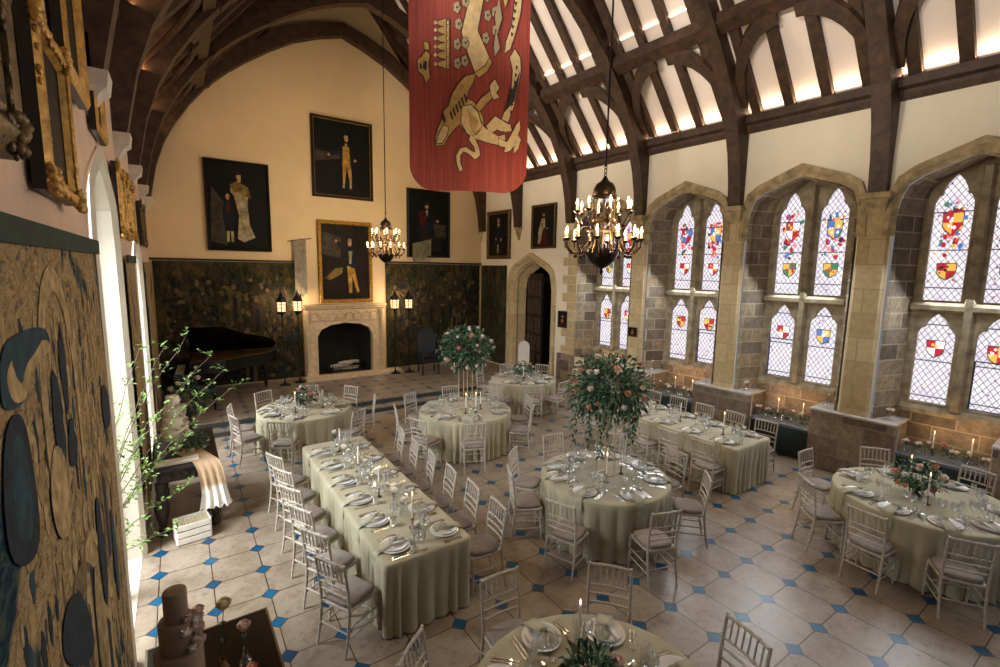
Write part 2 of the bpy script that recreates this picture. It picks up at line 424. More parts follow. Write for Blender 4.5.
def crest(mb, c, z, r):
    for k in range(24):
        a = r.uniform(0, 2 * pi); rr = r.uniform(.04, .19); q = r.uniform(.02, .045)
        u, v = c + cos(a) * rr * .9, z + sin(a) * rr * 1.5
        pts = [(u + q * r.uniform(.6, 1.2) * cos(t), v + q * r.uniform(.7, 1.7) * sin(t)) for t in [i * pi / 3 for i in range(6)]]
        mb.prism(pts, lambda s_, z_, d: Wp(s_, .704 - d, z_), 0, .004, r.choice([0, 0, 0, 6, 1, 2, 5, 4]))
for i, c in enumerate(BAY):
    r = random.Random(40 + i)
    t = thing('window_%d' % (i + 1), None, None, (0, 0, 0)); t['kind'] = 'structure'
    # splayed reveal
    a = archpts(c, RW_HW, 1.13, 4.45, 5.42); b_ = archpts(c, .72, 1.13, 4.5, 5.45)
    o = MB(); o.loft([[Ws(*p, 0) for p in a], [Ws(*p, .06) for p in archpts(c, RW_HW - .05, 1.13, 4.45, 5.38)], [Ws(*p, .1) for p in archpts(c, RW_HW - .02, 1.13, 4.45, 5.4)], [Ws(*p, .62) for p in b_]], caps=False, closed=False)
    o.build('reveal', M_STONE, t, smooth=25)
    arch_band(c, 1.09, 5.64, .93, 5.42, 4.25, 4.5, -.07, 0, '', None).build('hood_mould', M_HOOD, t, smooth=25)
    # tracery plate with four lights
    ls = []
    for sx in (-1, 1):
        ls.append(light_shape(c + sx * .37, .245, 1.45, 2.58, 2.98)); ls.append(light_shape(c + sx * .37, .245, 3.2, 4.7, 5.24))
    tr = MB(); tr.plate([archpts(c, .78, 1.36, 4.5, 5.5)] + ls, Ws, .6, .76)
    tr.build('tracery', M_TRACE, t, smooth=0)
    for q in ls:
        ib = MB(); cc = (q[0][0] + q[-1][0]) / 2; cz = sum(p[1] for p in q) / len(q)
        big = [(cc + (x - cc) * 1.2, cz + (z - cz) * 1.05) for x, z in q]
        ib.loft([[Ws(*p, .598) for p in big], [Ws(*p, .69) for p in q]], caps=False); ib.build('chamfer', M_TRACE, t, smooth=25)
    MB().add([Wp(c - .045, .5, 1.4), Wp(c + .045, .5, 1.4), Wp(c + .085, .6, 1.4), Wp(c - .085, .6, 1.4), Wp(c - .045, .5, 5.3), Wp(c + .045, .5, 5.3), Wp(c + .085, .6, 5.3), Wp(c - .085, .6, 5.3)], [(0, 1, 5, 4), (1, 2, 6, 5), (2, 3, 7, 6), (3, 0, 4, 7), (4, 5, 6, 7), (0, 3, 2, 1)]).build('mullion', M_TRACE, t, smooth=0)
    tm = MB(); tm.loft([[Wp(s, .6, 2.99), Wp(s, .5, 3.05), Wp(s, .5, 3.12), Wp(s, .6, 3.19)] for s in (c - .72, c + .72)]); tm.build('transom', M_TRACE, t, smooth=0)
    sl = MB(); sl.loft([[Wp(s, .68, 1.34), Wp(s, .5, 1.28), Wp(s, .5, 1.36), Wp(s, .68, 1.46)] for s in (c - .72, c + .72)]); sl.build('sill', M_TRACE, t, smooth=0)
    for j, q in enumerate(ls):
        cc = (q[0][0] + q[-1][0]) / 2
        pane = MB(); pane.prism(q, lambda u, v, d: Wp(u, .71 + d, v), 0, .012); g = pane.build('pane', M_GLASS, t, smooth=0)
        arms = MB()
        cols = r.choice([[0, 3, 2], [0, 2, 3], [1, 2, 3], [2, 0, 5], [0, 1, 3]])
        if j % 2: crest(arms, cc, 4.56, r); shield(arms, cc, 4.46, .24, .34, r, cols); crest(arms, cc, 4.2, r); shield(arms, cc, 3.68, .23, .26, r, r.choice([[0, 3, 2], [2, 4, 0], [0, 2, 5]]))
        else: shield(arms, cc, 2.38, .22, .27, r, cols)
        arms.build('stained_arms', STAIN, t, smooth=0)
        if j % 2 == 0 and (j == 0) == (i in (0, 2)):
            x0, x1 = q[0][0] + .01, q[-1][0] - .01
            cf = MB()
            for (p, e) in (((x0, 1.46), (x0, 2.25)), ((x1, 1.46), (x1, 2.25)), ((x0, 1.46), (x1, 1.46)), ((x0, 2.25), (x1, 2.25))):
                cf.tube([Wp(p[0], .695, p[1]), Wp(e[0], .695, e[1])], .012, 6)
            cf.build('casement_frame', mat('blue_iron', '#26406e', .5), t)
    # below the window: back of the alcove, slate shelf, radiator grille
    MB().plate([[(c - .95, -.02), (c + .95, -.02), (c + .95, 1.4), (c - .95, 1.4)]], Ws, .6, .68).build('alcove_back', M_STONE, t, smooth=0)
    MB().loft([[Wp(s, .0, .60), Wp(s, -.03, .61), Wp(s, -.03, .655), Wp(s, .0, .665), Wp(s, .6, .665), Wp(s, .6, .6)] for s in (c - .549, c + .549)]).build('shelf', M_SLATE, t, smooth=0)

def grille_mat():
    m, nt, b = nodes('radiator_mesh')
    sp = N(nt, 'ShaderNodeSeparateXYZ'); L(nt, pos(nt), sp.inputs[0])
    u = math_(nt, 'DIVIDE', sp.outputs[1], .03); v = math_(nt, 'DIVIDE', sp.outputs[2], .03)
    def ln(x): return math_(nt, 'ABSOLUTE', math_(nt, 'SUBTRACT', math_(nt, 'FRACT', x), .5))
    h = math_(nt, 'MINIMUM', ln(math_(nt, 'ADD', u, v)), ln(math_(nt, 'SUBTRACT', u, v)))
    L(nt, ramp(nt, h, [(.08, '#1d3a38'), (.2, '#0a1818')]), b.inputs['Base Color']); b.inputs['Roughness'].default_value = .5
    bump(nt, b, h, .6, .01); return m
M_GRILLE = grille_mat()
for i, c in enumerate(BAY):
    t = thing('radiator_cover', ['dark green mesh radiator cover in the alcove behind the big flower display', 'dark green mesh radiator cover in the second window alcove beside the long table', 'dark green mesh radiator cover in the alcove behind the long table end chair', 'dark green mesh radiator cover in the alcove beside the tall-candle round table'][i], 'radiator cover', Wp(c, .12, 0), WA, 'radiator covers under the windows')
    MB().box(0, .012, -.5, .5, .1, .57).build('mesh_panel', M_GRILLE, t, smooth=0)
    f = MB()
    for b_ in ((-.02, .02, -.548, .548, .565, .599), (-.02, .02, -.548, .548, .0, .1), (-.02, .02, -.548, -.5, .1, .565), (-.02, .02, .5, .548, .1, .565)): f.box(*b_)
    f.build('panel_frame', mat('radiator_green', '#12231f', .5), t, smooth=0)

for k, s in enumerate(PIER):
    p = MB()
    if k == 0: p.box(-.1, .62, -.27, .38, 0, 1.13, M=WR @ Matrix.Translation((0, -s, 0)))
    else: p.cbox((.255, 0, .55), (.73, 1.27, 1.1), .02, 0, WR @ Matrix.Translation((0, -s, 0)))
    o = S(p.build('trim_%d' % (10 + k), M_PLINTH, smooth=0))
    if k: MB().cbox((.245, 0, 1.115), (.75, 1.3, .05), .012, 0, WR @ Matrix.Translation((0, -s, 0))).build('plinth_cap', mat('lit_cap_stone', '#b5aca0', .6, var=.12, vs=5), o, smooth=0)  # cap paler than the plinth: light off the ledge put into its colour
    q = MB()
    w = .235
    if k == 0:
        for j in range(14): q.box(-.02, .02, -.26, (.1 if j % 2 else .3), 1.13 + j * .26, 1.13 + j * .26 + .25, M=WR @ Matrix.Translation((0, -s, 0)))
        q.build('pier', M_ASHLAR, o, smooth=0)
    else:
        q.loft([[tuple(WR @ Vector((d, y - s, z))) for d, y in ((.02, -w), (-.05, -w + .05), (-.05, w - .05), (.02, w))] for z in (1.14, 4.5, 4.9)])
        q.build('pier', M_ASHLAR, o, smooth=0)
    if k:
        cb = MB(); cb.loft([[tuple(WR @ Vector((d, y * a - s, z))) for d, y in ((.02, -1), (-e, -1), (-e, 1), (.02, 1))] for z, a, e in ((4.62, .12, .05), (4.74, .16, .14), (4.84, .19, .2), (4.86, .22, .26), (4.95, .22, .27))])
        cb.build('corbel', M_HOOD, o, smooth=20)
for k, s in enumerate((-.02, 2.2)):
    cb = MB(); cb.lathe([(.01, -.42), (.05, -.38), (.06, -.28), (.1, -.2), (.12, -.1), (.15, -.08), (.15, 0)], 10, (-.02, -s, 4.97), 0, WR); S(cb.build('trim_%d' % (20 + k), M_HOOD))

# doorway
t = thing('door_1', None, None); t['kind'] = 'structure'
arch_band(2.87, 1.17, 4.14, .95, 3.95, 0.0, 2.8, -.09, 0, '', None).build('door_surround', M_ASHLAR, t, smooth=25)
dr = MB(); dr.loft([[Ws(*p, 0) for p in DOOR], [Ws(*p, .12) for p in archpts(2.87, .86, -.02, 2.75, 3.86)], [Ws(*p, .16) for p in archpts(2.87, .89, -.02, 2.75, 3.88)], [Ws(*p, .4) for p in archpts(2.87, .74, -.02, 2.7, 3.72)]], caps=False, closed=False)
dr.build('door_reveal', M_ASHLAR, t, smooth=25)
ps = MB()
for bx in ((.4, 2.4, -4.2, -1.6, -.05, ZD), (2.4, 2.45, -4.2, -1.6, 0, 4), (.4, 2.4, -4.2, -4.15, 0, 4), (.4, 2.4, -1.65, -1.6, 0, 4), (.4, 2.4, -4.2, -1.6, 3.95, 4)): ps.box(*bx, M=WR)
ps.build('passage', mat('dim_passage', '#4a4036', .9, var=.3, vs=3), t, smooth=0)
dm = WR @ Matrix.Translation((.42, -2.2, ZD)) @ Matrix.Rotation(radians(-14), 4, 'Z')
lf = MB(); lf.box(0, .06, -1.02, 0, .02, 3.25, M=dm); lf.build('door_leaf', M_OAKD, t, smooth=0)
pn = MB()
for j in range(4):
    for i in range(5): pn.cbox((-.012, -.1 - j * .272 * .94, .38 + i * .6), (.03, .2, .5), .012, 0, dm)
pn.build('door_panel', wood_mat('door_panel_oak', '#20150e', '#4a3624', .5, (1, 1, .3), 14), t, smooth=0)
bs = MB()
for j in range(3):
    for i in range(7): bs.box(2.2, 2.38, -3.9 + j * .0, -2.9, .6 + i * .45, .64 + i * .45, M=WR)
bs.build('passage_shelf', M_OAKD, t, smooth=0)

# ------------------------------------------------------------------ roof
def roofp(name, fx, fz, x0, x1):
    o = MB(); vs = []
    for y in (-1.2, 15.2):
        for x in (x0(y), x1(y)): vs += [(x, y, fz(x, y)), (x, y, fz(x, y) + .1)]
    o.add(vs, [(0, 2, 6, 4), (1, 5, 7, 3), (0, 1, 3, 2), (4, 6, 7, 5), (0, 4, 5, 1), (2, 3, 7, 6)])
    return S(o.build(name, M_ROOFP, smooth=0))
roofp('ceiling_right', 0, lambda x, y: rz_right(x, y), lambda y: wx(y) + .15, lambda y: RX)
roofp('ceiling_left', 0, lambda x, y: rz_left(x), lambda y: XL - .15, lambda y: RX)
def P_R(y):  # (e, z) on the window side -> world at depth y
    return lambda e, z, d: (wx(y) - e, y + d, z)
def P_L(y): return lambda e, z, d: (XL + e, y + d, z)
INTR = [(.14, 4.95), (.2, 5.5), (.3, 6.0), (.5, 6.6), (.75, 7.08), (1.1, 7.62), (1.5, 8.12), (2.0, 8.58), (2.4, 8.9)]
TRUSS = [14.86, 12.8, 10.4, 8.0, 5.63, 3.23, .83]
for y in TRUSS:
    t = thing('roof_truss', None, None, (0, 0, 0)); t['kind'] = 'structure'
    for fn, ec in ((P_R(y), wx(y) - RX), (P_L(y), RX - XL)):
        r0 = lambda e: 6.70 + 1.22 * e
        z0 = 4.95 if fn(0, 0, 0)[0] > 2 else 5.2
        poly = [(.0, z0)] + [(e, z) if z > z0 + .3 else (e, max(z, z0)) for e, z in INTR] + [(2.4, r0(2.4) - .42), (1.9, r0(1.9) - .42), (1.5, r0(1.5) - .3), (1.5, r0(1.5) - .0), (.0, r0(0))]
        MB().prism(poly, fn, -.13, .13).build('arch_brace', M_OAK, t, smooth=0)
        MB().prism([(2.4, 8.9), (3.0, 9.33), (3.6, 9.7), (4.3, 10.0), (ec, 10.2), (ec, 10.55), (4.2, 10.36), (3.5, 10.08), (2.9, 9.7), (2.4, 9.25)], fn, -.12, .12).build('collar_brace', M_OAK, t, smooth=0)
        MB().prism([(1.5, r0(1.5) - .45), (ec, r0(ec) - .45), (ec, r0(ec) - .0), (1.5, r0(1.5) - .0)], fn, -.14, .14).build('principal_rafter', M_OAK, t, smooth=0)
ys = sorted(TRUSS)
for a, b_ in zip(ys[:-1], ys[1:]):
    for k in range(0, 4):
        y = a + (b_ - a) * (k + .5) / 4
        for fn, ec, nm in ((P_R(y), wx(y) - RX, 'R'), (P_L(y), RX - XL, 'L')):
            r0 = lambda e: 6.71 + 1.22 * e
            j = rnd.uniform(-.015, .015)
            S(MB().prism([(.0, r0(0) - .16 + j), (ec, r0(ec) - .2 + j), (ec, r0(ec)), (.0, r0(0))], fn, -.085 + j, .085 + j).build('common_rafter', M_OAK, smooth=0))
    # curved wind braces in the plane of the roof
    for side in (P_R, P_L):
        for y0, sg in ((a + .14, 1), (b_ - .14, -1)):
            o = MB(); rings = []
            for i in range(9):
                q = i / 8 * pi / 2
                yy = y0 + sg * (1 - cos(q)) * .92; e = .3 + sin(q) * .88
                w = .17
                for_n = []
                for de, dz in ((0, 0), (0, -.13)):
                    pass
                fn = side(yy)
                tn = Vector((sg * sin(q) * .92, cos(q) * .88)).normalized()
                ny, ne = -tn.y * sg, tn.x * sg
                p1 = side(yy - ny * w / 2); p2 = side(yy + ny * w / 2)
                e1, e2 = e - ne * w / 2, e + ne * w / 2
                zz = lambda e_: 6.71 + 1.22 * e_
                rings.append([p1(e1, zz(e1) - .18, 0), p2(e2, zz(e2) - .18, 0), p2(e2, zz(e2) - .27, 0), p1(e1, zz(e1) - .27, 0)])
            o.loft(rings); S(o.build('wind_brace', M_OAK, smooth=0))
for nm, side in (('R', P_R), ('L', P_L)):
    for e, w, h in ((1.3, .2, .26), (3.3, .2, .24)):
        z = 6.71 + 1.22 * e - .14
        o = MB(); o.loft([[side(y)(e + de, z + dz, 0) for de, dz in ((-w / 2, -h + .02), (w / 2, -h + .15), (w / 2, .08), (-w / 2, -.1))] for y in (-.8, 15)])
        S(o.build('purlin', M_OAK, smooth=0))
    o = MB(); o.loft([[side(y)(de, z, 0) for de, z in ((-.05, 6.38), (.06, 6.38), (.1, 6.46), (.1, 6.52), (.17, 6.56), (.17, 6.7), (-.05, 6.7))] for y in (-.8, 15)])
    S(o.build('wall_plate', M_OAK, smooth=0))
for y in TRUSS:
    cb = MB(); cb.loft([[(XL + e, y + a * q, z) for e, q in ((-.02, -1), (x, -1), (x, 1), (-.02, 1)) for a in (w,)] for z, w, x in ((4.86, .08, .02), (4.95, .11, .06), (5.04, .13, .11), (5.08, .16, .16), (5.22, .16, .18))])
    S(cb.build('corbel', M_CORBEL, smooth=20))
# ------------------------------------------------------------------ tapestries
def tapestry(name, label, fn, u0, u1, z0, z1, m, border=None, wob=.02, n=26):
    t = thing(name, label, 'tapestry', fn((u0 + u1) / 2, z0, 0))
    o = MB(); loc = Vector(t.location)
    A_ = []
    for i in range(n + 1):
        u = u0 + (u1 - u0) * i / n
        d = wob * (.5 + .5 * sin(i * 1.9 + .7 * sin(i * .8)))
        A_.append((u, d))
    rings = [[tuple(Vector(fn(u, z, d * (1 - .6 * (z - z0) / (z1 - z0)) + .012)) - loc) for u, d in A_] + [tuple(Vector(fn(u, z, d * (1 - .6 * (z - z0) / (z1 - z0)))) - loc) for u, d in A_[::-1]] for z in [z0 + (z1 - z0) * k / 6 for k in range(7)]]
    o.loft(rings); o.build('woven_field', m, t, smooth=50)
    if border:
        b = MB(); b.loft([[tuple(Vector(fn(u, z, .022 + e)) - loc) for u in (u0, u1) for e in ((0, .014) if u == u0 else (.014, 0))] for z in (z1 - .09, z1 + .01)])
        b.build('top_border', border, t, smooth=0)
    return t
M_TBAND = mat('tapestry_teal_band', '#24342c', .9, var=.3, vs=5, bmp=.2)
Lt = lambda u, z, d: (XL + .05 + d, u, z)
Et = lambda u, z, d: (u, 15 - .03 - d, z)
Rt = lambda u, z, d: Wp(u, -.03 - d, z)
tp = tapestry('wall_tapestry', 'huge pale brown tapestry with a teal top band on the pink plaster wall', Lt, .5, 4.72, .2, 3.74, M_TAP, M_TBAND, .0)
# woven figures: an arch, robed figures and trunks
def blob(cu, cv, a, b, seed, n=14, j=.25):
    r = random.Random(seed); return [(cu + a * (1 + r.uniform(-j, j)) * cos(2 * pi * i / n), cv + b * (1 + r.uniform(-j, j)) * sin(2 * pi * i / n)) for i in range(n)]
def wove(mb, fn, lo, pts, d, mi): mb.prism(pts, lambda u, v, e: tuple(Vector(fn(u, v, d + e)) - lo), -.001, .0005, mi)
WOOL = [mat('weave_tan', '#9a8258', .95, var=.45, vs=16), mat('weave_navy', '#14222c', .95, var=.5, vs=16), mat('weave_teal', '#1e3a42', .95, var=.5, vs=12), mat('weave_brown', '#6e583a', .95, var=.5, vs=16), mat('weave_ochre', '#a88e62', .95, var=.45, vs=14)]
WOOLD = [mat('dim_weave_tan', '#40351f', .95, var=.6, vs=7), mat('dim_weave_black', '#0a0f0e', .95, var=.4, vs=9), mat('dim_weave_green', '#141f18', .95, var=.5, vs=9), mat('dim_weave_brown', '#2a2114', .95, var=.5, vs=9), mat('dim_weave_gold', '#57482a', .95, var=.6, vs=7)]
def chaikin(P):
    for _ in range(2): P = [q for i in range(len(P)) for q in ((P[i][0] * .75 + P[(i + 1) % len(P)][0] * .25, P[i][1] * .75 + P[(i + 1) % len(P)][1] * .25), (P[i][0] * .25 + P[(i + 1) % len(P)][0] * .75, P[i][1] * .25 + P[(i + 1) % len(P)][1] * .75))]
    return P
def figures(tp, fn, u0, u1, z0, z1, n, cols, seed, base, sz=.08, tall=1.0, pick=(0, 0, 1, 1, 2, 3, 3, 4)):
    """people, beasts and trees woven into the field"""
    mb = MB(); lo = Vector(tp.location); r = random.Random(seed)
    for k in range(n):
        u, v = r.uniform(u0 + .15, u1 - .15), r.uniform(z0 + .2, z1 - .35)
        wove(mb, fn, lo, blob(u, v, sz * r.uniform(.3, 1.2), tall * sz * r.uniform(.4, 1.5), seed * 1000 + k, 12, .3), base + .000004 * k, r.choice(pick))
    for k in range(max(3, int((u1 - u0) * 2.2))):
        u, v, m = r.uniform(u0 + .3, u1 - .3), r.uniform(z0 + .5, z1 - 1.0), r.choice([0, 4, 3]); h = r.uniform(.7, 1.1)
        wove(mb, fn, lo, [(u - .16, v - h / 2), (u + .18, v - h / 2), (u + .14, v), (u + .2, v + .1), (u + .12, v + h * .3), (u - .1, v + h * .3), (u - .18, v + .05), (u - .11, v)], base + .0024 + .00002 * k, m)
        wove(mb, fn, lo, [(u - .05, v - h / 2), (u + .06, v - h / 2), (u + .08, v + .1), (u - .03, v + .2)], base + .0028 + .00002 * k, 1 if m != 1 else 4)
        wove(mb, fn, lo, blob(u, v + h * .42, .06, .08, k, 10, .1), base + .0028 + .00002 * k, 4)
        wove(mb, fn, lo, [(u + .1, v + h * .25), (u + .32, v + h * .1), (u + .33, v + h * .16), (u + .12, v + h * .33)], base + .0031 + .00002 * k, m)
    return mb
wv = figures(tp, Lt, 1.9, 4.66, .3, 3.72, 520, WOOL, 77, .0122, .035, 2.2, [0, 0, 4, 4, 3, 3, 0, 2, 1]); lo = Vector(tp.location)
ar = [(3.05 + .42 * cos(a), 2.95 + .62 * sin(a)) for a in [pi * i / 12 for i in range(13)]]
wove(wv, Lt, lo, [(3.47, 2.5)] + ar + [(2.63, 2.5), (2.75, 2.5)] + [(3.05 + .33 * cos(a), 2.9 + .55 * sin(a)) for a in [pi - pi * i / 12 for i in range(13)]] + [(3.38, 2.5)], .0162, 4)
for k, (u, v, a, b) in enumerate(((2.9, 2.9, .09, .2), (3.12, 3.05, .08, .22), (3.15, 2.66, .1, .14))): wove(wv, Lt, lo, blob(u, v, a, b, k), .0168 + .0002 * k, 1)
for k, (mi, pts) in enumerate(((2, [(2.18, 3.31), (2.43, 3.33), (2.83, 3.31), (2.92, 3.21), (2.67, 3.17), (2.51, 3.18), (2.43, 3.07), (2.2, 3.08), (2.11, 3.13)]), (4, [(2.2, 3.24), (2.5, 3.27), (2.84, 3.25), (2.9, 3.2), (2.67, 3.17), (2.51, 3.18), (2.43, 3.07), (2.22, 3.1)]), (2, [(2.25, 3.28), (2.5, 3.3), (2.8, 3.27), (2.6, 3.22), (2.45, 3.2), (2.36, 3.12)]), (1, [(2.09, 3.05), (2.34, 3.07), (2.4, 2.8), (2.39, 2.52), (2.18, 2.52), (1.98, 2.67)]), (2, [(2.15, 2.98), (2.3, 3.0), (2.34, 2.8), (2.3, 2.6), (2.2, 2.6), (2.1, 2.7)]), (1, [(2.65, 2.11), (2.99, 1.95), (3.2, 1.52), (2.98, 1.53), (2.43, 1.95)]), (1, [(4.25, 2.74), (4.6, 2.66), (4.62, 2.33), (4.23, 2.42)]), (4, [(2.72, 2.82), (2.96, 2.67), (2.91, 2.31), (2.65, 2.37), (2.57, 2.61)]), (1, [(3.6, 2.2), (3.75, 2.1), (3.78, 1.5), (3.62, 1.4), (3.55, 1.8)]), (2, [(4.1, 1.9), (4.25, 1.8), (4.28, 1.2), (4.12, 1.1)]), (0, [(3.3, 1.9), (3.5, 1.8), (3.56, 1.2), (3.4, 1.0), (3.22, 1.3)]))): wove(wv, Lt, lo, chaikin(pts), .0176 + .0003 * k, mi)
wv.build('woven_figures', WOOL, tp, smooth=0)
tapestry('wall_tapestry', 'narrow brown tapestry strip on the wall behind the branch arrangement', Lt, 7.35, 8.75, .35, 3.68, M_TAP, M_TBAND, .02, 12)
tapestry('wall_tapestry', 'narrow dark gold tapestry strip in the corner beside the grand piano', Lt, 11.35, 13.9, .4, 3.62, M_TAP, None, .02, 12)
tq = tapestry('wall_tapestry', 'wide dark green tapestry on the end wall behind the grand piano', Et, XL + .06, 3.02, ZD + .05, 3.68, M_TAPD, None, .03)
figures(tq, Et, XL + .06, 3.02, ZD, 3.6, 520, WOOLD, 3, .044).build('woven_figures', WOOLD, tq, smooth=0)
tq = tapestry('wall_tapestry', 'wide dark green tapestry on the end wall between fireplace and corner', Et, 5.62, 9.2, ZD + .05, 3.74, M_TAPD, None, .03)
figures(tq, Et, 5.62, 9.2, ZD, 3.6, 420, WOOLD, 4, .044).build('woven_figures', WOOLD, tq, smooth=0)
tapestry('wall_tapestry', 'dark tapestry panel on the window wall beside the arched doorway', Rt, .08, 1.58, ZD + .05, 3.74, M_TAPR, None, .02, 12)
for nm, (x0, x1, z) in (('l', (XL, 3.04, 3.72)), ('r', (5.6, 9.28, 3.78))):
    S(MB().box(x0, x1, 14.93, 15, z - .02, z + .03).build('trim_30', M_OAKD, smooth=0))

# ------------------------------------------------------------------ paintings
M_GILT = mat('gilt_frame', '#b58a3e', .4, .4, var=.45, vs=14, bmp=.5, bs=30)
M_GILTD = mat('dark_gilt_frame', '#5e4824', .5, .3, var=.6, vs=16, bmp=.6, bs=28)
M_FRDARK = mat('dark_picture_frame', '#17120d', .45, var=.2)
M_CANV = mat('dark_canvas', '#12130f', .6, c2='#070908', vs=2.2, var=.1, spec=.15)
M_CANVB = mat('brown_canvas', '#241a10', .6, c2='#0c0a07', vs=2, var=.1, spec=.15)
PAL = [mat('paint_flesh', '#a8825c', .6, var=.4, vs=9, spec=.15), mat('paint_navy', '#141a22', .6, var=.5, vs=9, spec=.15), mat('paint_buff', '#a88236', .6, var=.5, vs=8, spec=.15), mat('paint_white', '#94886a', .6, var=.6, vs=7, spec=.15), mat('paint_red', '#421812', .6, var=.5, vs=9, spec=.15), mat('paint_brown', '#241a10', .6, var=.5, vs=9, spec=.15), mat('paint_sky', '#3a3528', .6, var=.5, vs=5, spec=.15), mat('paint_gold', '#75602c', .6, var=.6, vs=8, spec=.15)]
def portrait(label, fn, u0, u1, z0, z1, fig, frame=M_FRDARK, canv=M_CANV, fw=.07, fd=.07, group=None, name='portrait_painting', fillet=None):
    """framed oil portrait; fn(u, z, out) gives world points"""
    cu, cz = (u0 + u1) / 2, z0
    t = thing(name, label, 'painting', fn(cu, cz, 0), 0, group); lo = Vector(t.location)
    F = lambda u, v, d: tuple(Vector(fn(u, v, d)) - lo)
    o = MB(); rings = []
    def rect(m): return [(u0 + m, z0 + m), (u1 - m, z0 + m), (u1 - m, z1 - m), (u0 + m, z1 - m)]
    for m, d in ((0, .0), (0, fd * .7), (fw * .25, fd), (fw * .55, fd * .7), (fw * .8, fd * .85), (fw, fd * .45)): rings.append([F(*p, d) for p in rect(m)])
    o.loft(rings[1:], caps=False); o.loft(rings[:2], 1, caps=False); o.build('frame', [frame, M_FRDARK], t, smooth=0)  # gilt frames get dark sides: their shade put into the colour
    if fillet:
        f2 = MB(); f2.loft([[F(*p, fd * .5) for p in rect(fw * .9)], [F(*p, fd * .6) for p in rect(fw * 1.05)], [F(*p, fd * .4) for p in rect(fw * 1.2)]], caps=False); f2.build('inner_fillet', fillet, t, smooth=0)
    c = MB(); c.prism(rect(fw * .9), F, .0, fd * .4); c.build('canvas', canv, t, smooth=0)
    W, Hh = u1 - u0, z1 - z0
    g = MB()
    for k, (mi, pts) in enumerate(fig):
        g.prism([(u0 + x * W, z0 + y * Hh) for x, y in pts], F, fd * .4 + .001 * k, fd * .4 + .001 * k + .003, mi)
    g.build('painted_sitter', PAL, t, smooth=0)
    return t
def el(x, y, a, b, n=12): return [(x + a * cos(2 * pi * i / n), y + b * sin(2 * pi * i / n)) for i in range(n)]
LADY = [(6, [(.05, .1), (.3, .06), (.32, .5), (.1, .7)]), (3, [(.44, .74), (.58, .74), (.66, .66), (.64, .5), (.66, .3), (.74, .16), (.56, .1), (.46, .14), (.5, .4), (.44, .6)]), (7, [(.38, .74), (.5, .78), (.66, .72), (.7, .6), (.6, .62), (.5, .66), (.4, .64)]), (0, el(.52, .83, .035, .045)), (5, el(.515, .87, .045, .025)), (0, [(.5, .77), (.55, .77), (.55, .81), (.5, .81)]),
        (0, [(.38, .66), (.46, .6), (.47, .63), (.4, .7)]), (1, [(.28, .56), (.38, .56), (.42, .4), (.4, .22), (.28, .22), (.24, .4)]), (0, el(.335, .6, .03, .035)), (4, [(.31, .54), (.36, .54), (.36, .42), (.31, .42)]), (3, [(.3, .22), (.34, .22), (.33, .1), (.29, .1)]), (3, [(.36, .22), (.4, .22), (.4, .1), (.36, .1)])]
GENT = [(6, [(.06, .44), (.45, .5), (.45, .56), (.06, .58)]), (1, [(.44, .66), (.52, .7), (.62, .68), (.72, .52), (.68, .46), (.64, .44), (.63, .4), (.46, .4)]), (1, [(.44, .66), (.28, .55), (.28, .52), (.46, .56)]), (2, [(.5, .66), (.6, .66), (.62, .42), (.49, .42)]), (2, [(.49, .42), (.56, .42), (.53, .24), (.49, .24)]), (2, [(.56, .42), (.63, .42), (.64, .24), (.6, .24)]), (3, [(.49, .24), (.53, .24), (.51, .12), (.48, .12)]), (3, [(.6, .24), (.64, .24), (.63, .12), (.6, .12)]),
        (1, [(.44, .1), (.52, .12), (.5, .14), (.46, .13)]), (1, [(.59, .12), (.65, .1), (.66, .12), (.62, .14)]), (0, el(.56, .755, .03, .036)), (3, el(.555, .785, .034, .02)), (3, [(.53, .7), (.58, .7), (.57, .66), (.54, .64)]), (0, el(.27, .535, .02, .016)), (0, el(.7, .5, .02, .018))]
OFFICER = [(6, [(.06, .6), (.4, .55), (.42, .8), (.1, .86)]), (7, [(.1, .3), (.3, .42), (.44, .44), (.42, .36), (.2, .28)]), (1, [(.48, .62), (.54, .68), (.66, .66), (.7, .56), (.72, .44), (.66, .4), (.52, .46), (.47, .52)]), (2, [(.52, .46), (.66, .42), (.69, .3), (.74, .14), (.7, .12), (.64, .26), (.61, .34), (.6, .12), (.55, .12), (.53, .3)]), (3, [(.55, .64), (.62, .64), (.6, .48), (.56, .48)]), (1, [(.52, .62), (.36, .7), (.32, .74), (.34, .77), (.5, .68)]),
           (0, el(.33, .755, .025, .02)), (0, el(.575, .735, .035, .04)), (3, el(.572, .77, .04, .022)), (1, [(.55, .12), (.6, .12), (.6, .09), (.53, .09)]), (1, [(.7, .14), (.75, .12), (.78, .1), (.72, .1)])]
ROBES = [(5, [(.3, .1), (.8, .1), (.74, .5), (.62, .64), (.42, .64), (.3, .4)]), (4, [(.28, .68), (.42, .7), (.44, .5), (.34, .44), (.28, .54)]), (1, [(.44, .66), (.6, .66), (.64, .3), (.42, .3)]), (0, el(.45, .76, .04, .04)), (5, el(.45, .795, .05, .03)), (3, [(.42, .7), (.48, .7), (.46, .6)]), (0, el(.7, .55, .03, .02)), (6, [(.6, .5), (.9, .5), (.9, .3), (.66, .3)])]
DARKM = [(1, [(.34, .12), (.7, .12), (.68, .6), (.56, .72), (.44, .72), (.34, .6)]), (0, el(.5, .8, .05, .05)), (3, [(.45, .74), (.55, .74), (.52, .66), (.48, .66)]), (0, el(.4, .42, .03, .025)), (0, el(.62, .4, .03, .025)), (3, [(.46, .3), (.52, .3), (.53, .12), (.46, .12)])]
